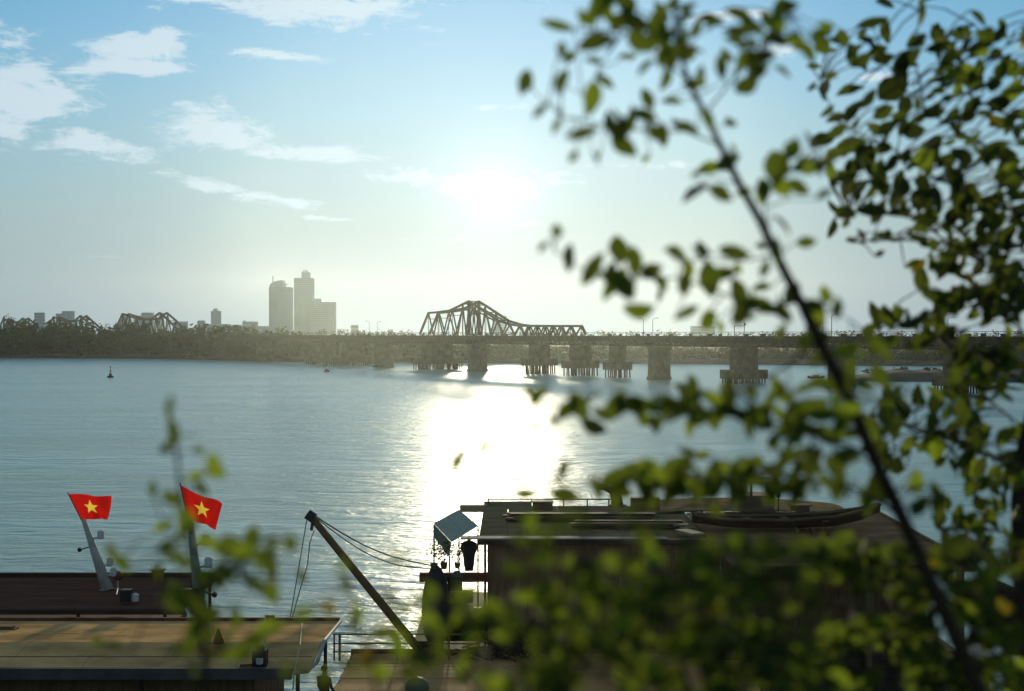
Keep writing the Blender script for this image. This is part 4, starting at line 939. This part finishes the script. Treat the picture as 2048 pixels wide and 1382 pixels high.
class Shrub:
    def __init__(s, name, label, cat, group, D, root_px, seed, base=None):
        s.D = D; s.rg = random.Random(seed); x, y = root_px; b = W(x, y, D); gz = near_z(b.x, D)
        s.base = Vector((b.x, D, gz)); s.e = empty(name, s.base, label, cat, group); s.segs = []; s.tw = MB(); s.n = 0; s.extra = [MB() for _ in LEAF]
    def stem(s, pts, w0, w1, name='stem', dD=0.0, ground=False, reg=True):
        """pts in photo px; w in px; dD: change of distance along the stem"""
        n = len(pts); P = [W(x, y, s.D + dD * i / (n - 1)) for i, (x, y) in enumerate(pts)]
        rad = [(w0 + (w1 - w0) * i / (n - 1)) / 2 * s.D / F for i in range(n)]
        if ground: P.insert(0, s.base - Vector((0, 0, .05))); rad.insert(0, rad[0] * 1.25)
        m = MB().tube(P, rad, 8)
        if name: m.build(name, twig_mat, s.e, True)
        else: s.tw.add(m.v, m.f)
        if reg:
            for i, (a, b) in enumerate(zip(P, P[1:])): s.segs.append((a, b))
    def near(s, p):
        best = None
        for a, b in s.segs:
            d = b - a; t = max(0, min(1, (p - a).dot(d) / d.length_squared)); q = a + d * t; l = (p - q).length
            if best is None or l < best[0]: best = (l, q)
        return best[1]
    def leaf(s, px, py, size=48, ang=None, mi=None, dD=None, face=None):
        rg = s.rg; D = s.D + (rg.uniform(-.10, .10) * s.D if dD is None else dD); c = W(px, py, D); L_ = size * D / F * 1.32
        q = s.near(c)
        if ang is None:
            d = Vector((c.x - q.x, 0, c.z - q.z)); d = d.normalized() if d.length > 1e-5 else Vector((1, 0, 0))
            d = Matrix.Rotation(rg.gauss(0, .5), 3, 'Y') @ d
        else: d = Vector((math.cos(R(ang)), 0, -math.sin(R(ang))))
        d.y = rg.gauss(0, .32); d.normalize()
        b0 = c - d * L_ * .5
        if mi is None: mi = rg.choices((0, 1, 2, 3, 4), (5, 4, 2, 3, .3))[0]
        up = Vector((0, -1, .35)) if face is None else Vector(face)
        y_ = up.cross(d).normalized(); z_ = d.cross(y_)
        rot = Matrix((d, y_, z_)).transposed().to_4x4() @ Matrix.Rotation(rg.gauss(0, .55), 4, 'X')
        me = rg.choice(LEAF[mi]); k = L_
        if s.n < 300:
            o = bpy.data.objects.new('leaf', me); COL.objects.link(o); o.parent = s.e
            o.matrix_basis = Matrix.Translation(b0 - s.base) @ rot @ Matrix.Diagonal((k, k * rg.uniform(.85, 1.2), k, 1))
        else:
            mm = Matrix.Translation(b0) @ rot @ Matrix.Diagonal((k, k, k, 1)); s.extra[mi].add([mm @ v.co for v in me.vertices], [tuple(f.vertices) for f in me.polygons])
        s.n += 1
        if (b0 - q).length > .003: s.tw.tube([q, (q + b0) / 2 + Vector((0, 0, .04 * (b0 - q).length)), b0], [.0016 * s.D / 2.4, .0013 * s.D / 2.4, .001 * s.D / 2.4], 4, False)
    def fill(s, rect, n, s0, s1, mi=None, wts=None):
        for _ in range(n):
            x0, y0, x1, y1 = rect; m_ = s.rg.choices((0, 1, 2, 3, 4), wts)[0] if wts else mi
            s.leaf(s.rg.uniform(x0, x1), s.rg.uniform(y0, y1), s.rg.uniform(s0, s1), mi=m_)
    def done(s):
        kind(s.tw.build('twig', twig_mat, s.e), 'stuff')
        for m_, mt in zip(s.extra, leaf_mats):
            if m_.v: kind(m_.build('foliage', mt, s.e), 'stuff')

# --- the leaning sapling with the long stem
A = Shrub('sapling', 'leafy sapling with a long dark stem leaning across the right half', 'sapling', 'shrubs on the near bank', 2.4, (1990, 1440), 11)
A.stem([(1975, 1410), (1938, 1335), (1880, 1205), (1812, 1052), (1752, 925), (1692, 785), (1640, 685), (1600, 602), (1551, 508), (1520, 440), (1480, 370), (1440, 290), (1410, 228), (1376, 160), (1356, 90), (1346, 0), (1342, -70)], 33, 5, ground=True)
for pts, w0 in ([[(1745, 910), (1640, 872), (1500, 832), (1390, 818), (1290, 812), (1180, 822), (1075, 805)], 7], [[(1800, 1030), (1700, 972), (1560, 950), (1420, 952), (1300, 962), (1180, 965), (1040, 968), (930, 915)], 7],
               [[(1600, 602), (1530, 618), (1440, 585), (1360, 556), (1270, 556), (1190, 555), (1110, 505)], 6], [[(1440, 290), (1370, 262), (1290, 262), (1210, 250), (1120, 232), (1060, 175)], 5],
               [[(1376, 160), (1320, 110), (1250, 62), (1180, 62), (1110, 55)], 5], [[(1356, 90), (1300, 30), (1240, 5), (1190, -20)], 4], [[(1480, 370), (1420, 352), (1385, 385)], 4], [[(1410, 228), (1440, 190), (1490, 130), (1540, 80), (1572, 20)], 5],
               [[(1551, 508), (1530, 440), (1530, 385), (1560, 345), (1620, 318)], 5], [[(1551, 508), (1500, 520), (1410, 520), (1350, 520)], 4], [[(1600, 602), (1640, 610), (1700, 640)], 5],
               [[(1640, 685), (1560, 740), (1470, 790), (1390, 790)], 6], [[(1692, 785), (1760, 800), (1840, 780)], 6], [[(1752, 925), (1820, 880), (1900, 850)], 6], [[(1560, 950), (1480, 930), (1400, 915)], 4], [[(1250, 62), (1200, 130), (1180, 200), (1130, 170)], 3], [[(1812, 1052), (1760, 1000), (1690, 985)], 5]):
    A.stem(pts, w0, 2.2, 'branch')
LV = """1051,164,44 1132,169,52,95 1184,195,60,100 1081,223,36,130 1117,252,38,120 1166,269,60,-10 1121,104,36,110 1194,90,72,-10 1116,55,72,20 1174,38,52 1211,23,60,70 1249,14,60 1205,-5,60 1269,43,52 1278,84,56 1315,58,55,80
1243,116,22 1294,139,34,-35 1327,156,52,110 1365,81,62,80 1342,113,50 1342,213,44,30 1292,229,40,20 1223,246,46,70 1258,246,52 1240,262,44 1310,266,42 1249,298,56,40 1148,314,30,110 1188,316,30,70 1292,317,22 1417,188,74,-10
1401,150,36,100 1411,240,48,60 1373,255,46,10 1463,243,36,-30 1469,318,60,80 1452,322,44 1402,345,40,-20 1385,382,48,-50 1443,385,42,20 1527,379,46,80 1483,27,58,15 1470,74,46,25 1373,19,30,30 1443,133,42,80 1481,127,46,110
1515,148,38,-30 1492,174,42,-30 1524,113,56,-10 1572,13,42,-5 1545,75,44,-30 1551,333,52,85 1584,304,50,100 1616,330,56,-15 1561,373,38 1598,373,42,30 1526,382,44,100 1113,464,26,90 1087,496,30,120 1133,516,44,110
1182,536,72,-60 1200,560,40 1237,502,58,85 1269,525,66,80 1237,565,52 1304,542,38,-20 1321,565,38,60 1214,580,46,130 1252,574,46,60 1284,606,62,-20 1350,510,42,20 1370,542,46,75 1368,571,44,80 1405,504,48,30 1420,559,62,80
1434,542,46,-10 1469,504,48,15 1475,536,24 1530,539,28 1478,591,56,70 1370,629,48,-25 1420,640,48,-35 1498,629,62,-30 1535,612,60,-10 1564,448,44,45 1613,484,34,-5 1555,504,46,80 1552,614,62,-20 1524,610,50 1566,626,50,40 1624,612,62,20 1633,622,50,60
1072,792,42,-60 1060,785,26,30 1135,815,52,-50 1156,812,52,60 1197,787,20,60 1233,811,58,-60 1209,830,38,15 1185,856,48,30 1071,854,28,110 1107,843,22 1268,806,52,-30 1290,808,50,30 1316,819,50,10 1329,798,52,-5 1350,806,50,20 1388,782,64,70 1415,808,56 1313,848,34,80
1348,840,28,-20 1399,835,38,-20 1466,787,64,75 1466,827,50,10 1495,827,52,-5 1516,840,50,40 1530,822,46 1440,815,50 1126,942,42,110 1027,957,18 1052,951,18 1052,988,38,0 1131,990,54,5 1187,963,28 918,922,46,110 968,893,36,120 1372,918,34,-50 1403,910,22,-30
1230,958,56,-20 1255,945,54,-40 1285,960,56 1300,940,50,30 1330,955,56,-20 1345,935,50 1365,960,52 1240,980,50 1290,985,48 1340,988,50 1433,942,62,-40 1430,965,52 1490,934,54,-10 1470,955,50 1450,990,44 1510,960,50,30 1555,940,50,-10 1540,985,52,60
1558,780,56,70 1624,775,62,-20 1650,770,50 1615,816,60,5 1514,835,50 1575,830,50 1640,825,50,10 1599,871,78,5 1654,871,72,25 1547,885,34,110 1731,835,54,30 1791,791,62,80 1783,857,52,-30 1615,937,62,10 1670,940,56,60 1676,976,54,85 1591,973,50,70 1692,912,44,0 1758,976,62,80 1735,1000,52
1833,962,46,85 1830,978,40,5 1871,987,46,80 1880,1010,46,90 1730,770,50 1760,750,50 1700,740,46 1745,700,50,60 1690,700,44 1585,585,40 1650,590,40"""
for t in LV.split():
    q = [float(x) for x in t.split(',')]
    q[2] *= A.rg.uniform(.82, 1.12)
    if q[0] > 1180 and A.rg.random() < .42: A.leaf(q[0] + A.rg.gauss(0, 28), q[1] + A.rg.gauss(0, 20), A.rg.uniform(22, 44))
    A.leaf(q[0], q[1], q[2], q[3] if len(q) > 3 else None, mi=A.rg.choices((0, 1, 2, 3), (6, 4, 2.5, 1))[0], dD=A.rg.uniform(-.12, .16) - (.5 if q[0] < 1200 else .2 if q[0] < 1330 else 0) * .6)
for rc, n_ in (((1210, 925, 1400, 1000), 20), ((1400, 925, 1640, 1000), 18), ((1230, 785, 1420, 850), 12), ((1420, 775, 1700, 860), 20), ((1560, 860, 1760, 1000), 14), ((1180, 0, 1380, 120), 16), ((1380, 0, 1560, 200), 12), ((1550, 0, 1660, 120), 10), ((1560, 280, 1660, 400), 8), ((1480, 560, 1700, 720), 12)):
    A.fill(rc, n_, 26, 46, wts=(6, 4, 2.5, 1, .05))
A.done()

# --- dense small tree on the right, farther away
def big_tree():
    T = Shrub('bank_sapling', 'dense dark leaved young tree filling the right edge', 'tree', 'shrubs on the near bank', 4.0, (2060, 1500), 23)
    T.stem([(2075, 1420), (2052, 1240), (2044, 1100), (2040, 1000), (2050, 900), (2072, 800), (2090, 680), (2092, 500), (2086, 300), (2085, 100), (2085, -60)], 52, 8, ground=True)
    for pts, w0 in ([[(2096, 600), (1990, 540), (1900, 490), (1840, 440), (1750, 420), (1690, 425)], 7], [[(2090, 450), (1990, 410), (1860, 350), (1790, 300), (1720, 270), (1670, 240), (1640, 160)], 6], [[(2105, 800), (1990, 730), (1900, 690), (1830, 650), (1770, 640)], 7],
                   [[(2088, 380), (1980, 300), (1850, 220), (1800, 170), (1770, 120), (1745, 50)], 5], [[(2094, 540), (2010, 470), (1940, 390), (1880, 360)], 5], [[(2086, 250), (1990, 220), (1920, 180), (1880, 90)], 5], [[(2115, 1000), (2000, 920), (1900, 880), (1800, 850), (1740, 830)], 7], [[(2110, 900), (2040, 850), (1980, 800)], 5],
                   [[(2085, 150), (2000, 110), (1950, 50)], 4], [[(1850, 220), (1830, 120), (1838, 20)], 4], [[(2100, 700), (2000, 630), (1900, 590)], 5], [[(1840, 440), (1800, 480), (1700, 483)], 3], [[(2120, 1100), (2000, 1060), (1880, 1060)], 5]):
        T.stem(pts, w0, 2, 'branch')
    for t in """1773,4,44,0 1745,48,64,-10 1720,122,58,-30 1813,122,68,-35 1784,180,72,-35 1700,180,54,-20 1676,235,48,-20 1703,220,54 1674,262,44 1836,23,60,90 1860,-2,50,-20 1752,258,40,30 1645,284,60,-20 1703,290,62,-10 1628,133,28,10 1626,174,26,-30 1670,150,18,80 1650,197,20,80
1688,423,40,20 1746,418,60,-10 1795,438,54,20 1827,528,34,-25 1746,483,28,0 1760,507,22,-30 1703,481,30,0 1787,481,22 1772,638,58,85 1813,635,60,-40 1737,661,42,-50 1690,358,56,-10 1755,366,44,20 1665,364,30 1730,320,60,-50 1770,330,50,-60
1957,35,44,40 2005,48,24,60 1957,64,22,-15 1983,74,22,-15 2020,84,22,-25 1981,107,34,-60 2010,124,38,-55 1888,90,52,20 1914,124,48,30 1870,92,40,-20 2028,152,20,90 1990,162,26,40 1945,165,44,10 1892,174,34,-5 1836,168,26,-25 1862,194,26,-30 2030,190,60,5 2000,205,50,-40 1874,226,36,-10 1930,228,36,-30 2000,242,52,-25 2040,165,24""".split():
        q = [float(x) for x in t.split(',')]
        T.leaf(q[0], q[1], q[2] * .82, q[3] if len(q) > 3 else None, mi=T.rg.choices((0, 1, 3), (3, 4, 4))[0])
    wt = (3, 3, .6, 6, .1)
    for rc, n_ in (((1640, 60, 1860, 300), 44), ((1860, 60, 2055, 300), 72), ((1660, 300, 1830, 480), 40), ((1830, 300, 2055, 440), 92), ((1830, 440, 2055, 570), 92), ((1830, 570, 2055, 700), 80), ((1740, 620, 1850, 700), 16),
                   ((1900, 700, 2055, 800), 40), ((1740, 780, 1960, 940), 72), ((1930, 860, 2055, 1010), 46), ((1860, 1000, 2055, 1120), 34)):
        T.fill(rc, n_, 20, 42, wts=wt)
    T.done()
big_tree()

# --- blurred sprig at the left
Sx = Shrub('sprig', 'thin blurred sprig rising over the second flag', 'shrub', 'shrubs on the near bank', 1.9, (415, 1500), 31)
Sx.stem([(414, 1420), (408, 1300), (398, 1190), (382, 1090), (362, 990), (354, 910), (344, 850), (338, 805)], 13, 4, ground=True)
for pts, w0 in ([[(398, 1190), (440, 1130), (480, 1100), (510, 1080)], 7], [[(440, 1130), (500, 1150), (560, 1160)], 6], [[(382, 1090), (330, 1060), (306, 985)], 4], [[(408, 1300), (480, 1295), (545, 1258), (615, 1215)], 6], [[(362, 990), (400, 960), (428, 930)], 4], [[(398, 1190), (300, 1150), (230, 1115)], 4], [[(408, 1300), (300, 1320), (200, 1285)], 4]): Sx.stem(pts, w0, 2, 'branch')
for t in """340,812,34,100 338,830,36,80 346,862,40,80 344,882,34 379,870,26,0 334,902,28,10 398,900,22 428,925,36,70 432,942,34 391,951,32,-20 404,979,34,50 306,979,28,90 344,998,36,40 325,1053,34,-30 372,1035,40,60 366,1066,42,80 384,1050,30 225,1105,36,60 245,1128,44,40 317,1141,32 413,1081,44 462,1092,56,-20 489,1111,56 507,1077,46,-60
470,1141,56,-20 443,1149,46,70 368,1119,44 349,1186,48,70 365,1200,40 537,1126,52,100 534,1096,40 581,1088,32,90 551,1181,56,-20 540,1190,40 601,1152,28,80 609,1222,46 376,1213,56 400,1180,50 413,1231,52 383,1265,48 199,1284,34,50 220,1300,34,30 507,1284,56,-20 541,1258,52,-10 489,1296,46 455,1305,40,-30 420,1317,34 400,1330,46 370,1300,44 395,1210,44 412,1150,36 435,1090,40""".split():
    q = [float(x) for x in t.split(',')]; Sx.leaf(q[0], q[1], q[2], q[3] if len(q) > 3 else None, mi=Sx.rg.choices((0, 2, 1, 4), (5, 3, 3, .2))[0])
Sx.fill((330, 1080, 480, 1300), 22, 26, 42, wts=(5, 3, 2, 1, .1)); Sx.fill((440, 1080, 560, 1190), 8, 26, 42, wts=(5, 3, 2, 1, .1))
Sx.done()
# --- blurred shrub in the lower middle
Mx = Shrub('low_shrub', 'blurred shrub with scattered bright leaves over the crane boom', 'shrub', 'shrubs on the near bank', 1.55, (760, 1500), 37)
Mx.stem([(760, 1420), (745, 1330), (720, 1250), (700, 1180), (686, 1130)], 9, 3, ground=True)
for pts, w0 in ([[(745, 1330), (780, 1260), (785, 1190), (790, 1130)], 5], [[(720, 1250), (660, 1220), (615, 1222)], 4], [[(760, 1420), (830, 1300), (860, 1200)], 5], [[(745, 1330), (650, 1330), (570, 1335)], 5]): Mx.stem(pts, w0, 2, 'branch')
for t in """790,1128,38,30 686,1135,34,100 694,1170,34,90 659,1216,30,60 708,1221,44,90 712,1240,36 609,1224,30 781,1195,44,20 775,1255,52 790,1272,44 760,1262,40 815,1218,36 708,1250,36 572,1335,36 600,1345,30 458,1310,36 711,1335,40 740,1310,42 690,1320,36 800,1300,44 830,1268,40 855,1240,44 845,1200,40 870,1260,46 760,1345,46 820,1345,44 650,1350,40 862,1180,36 880,1300,46 850,1320,44""".split():
    q = [float(x) for x in t.split(',')]; Mx.leaf(q[0], q[1], q[2], q[3] if len(q) > 3 else None, mi=Mx.rg.choices((0, 2, 1, 4), (4, 5, 2, .5))[0])
Mx.done()
# --- low bushes along the lower right
def low_bush(root, D, lab, seed, tops, fills, wts):
    Bx = Shrub('low_bush', lab, 'bush', 'shrubs on the near bank', D, (root, 1520), seed)
    for i, tp in enumerate(tops):
        Bx.stem([(root + (tp[0] - root) * .2, 1440), (root + (tp[0] - root) * .6, (1440 + tp[1]) / 2 + 30), tp], 10, 3, 'stem', ground=True)
    for r_, n_ in fills:   # leaves in loose sprays with gaps between
        for _ in range(max(2, n_ // 5)):
            cx, cy = Bx.rg.uniform(r_[0], r_[2]), Bx.rg.uniform(r_[1], r_[3])
            Bx.fill((cx - 42, cy - 34, cx + 42, cy + 34), 6, 24, 50, wts=wts)
    Bx.done()
low_bush(1080, 1.7, 'low bright leaved bush in front of the veranda end of the houseboat', 41, [(930, 1200), (1010, 1090), (1090, 1130), (1170, 1090), (1250, 1080)],
         [((940, 1200, 1060, 1382), 34), ((1000, 1080, 1120, 1200), 18), ((1060, 1170, 1300, 1382), 100), ((1110, 1060, 1290, 1170), 34)], (5, 3, 3.5, 2, .15))
low_bush(1430, 1.8, 'low bush in front of the dark plank wall and number board', 43, [(1300, 1110), (1380, 1100), (1470, 1080), (1540, 1150), (1600, 1100)],
         [((1290, 1080, 1450, 1230), 36), ((1290, 1220, 1500, 1382), 84), ((1430, 1070, 1640, 1200), 46), ((1480, 1240, 1660, 1382), 62), ((1450, 1190, 1660, 1250), 16)], (5, 3, 2, 3, .15))
low_bush(1800, 2.75, 'low dark bush behind the foot of the leaning stem', 47, [(1680, 1150), (1760, 1100), (1840, 1130), (1920, 1090), (2000, 1120)],
         [((1640, 1080, 1900, 1180), 70), ((1640, 1260, 1850, 1382), 80), ((1820, 1090, 2050, 1240), 60), ((1830, 1200, 2050, 1382), 88)], (5, 3, 1, 5, .2))

# grass on the near bank
gm = MB(); gr = random.Random(9)
for _ in range(5000):
    x, y = gr.uniform(-9, 9), gr.uniform(-3, 15); z = near_z(x, y); h = gr.uniform(.1, .28); a = gr.uniform(0, 6.28)
    gm.add([(x - .012 * math.cos(a), y - .012 * math.sin(a), z - .03), (x + .012 * math.cos(a), y + .012 * math.sin(a), z - .03), (x + gr.gauss(0, .06), y + gr.gauss(0, .06), z + h)], [(0, 1, 2)])
kind(gm.build('grass', foliage2), 'stuff', 'thin grass on the near bank', 'grass')

# ------------------------------------------------------------------ haze over the river and the city
def haze():
    m = bpy.data.materials.new('river_haze'); m.use_nodes = True; N, L = m.node_tree.nodes, m.node_tree.links; N.clear()
    v = N.new('ShaderNodeVolumePrincipled'); v.inputs['Color'].default_value = (.92, 1, .97, 1); v.inputs['Density'].default_value = HAZE_D; v.inputs['Anisotropy'].default_value = HAZE_G
    o = N.new('ShaderNodeOutputMaterial'); L.new(v.outputs[0], o.inputs['Volume'])
    h = MB().box((0, 790, 39), (3400, 1980, 81)).build('haze', m); kind(h, 'stuff', 'pale evening haze over the river', 'haze')
HAZE_D, HAZE_G = 5.6e-5, .92
haze()
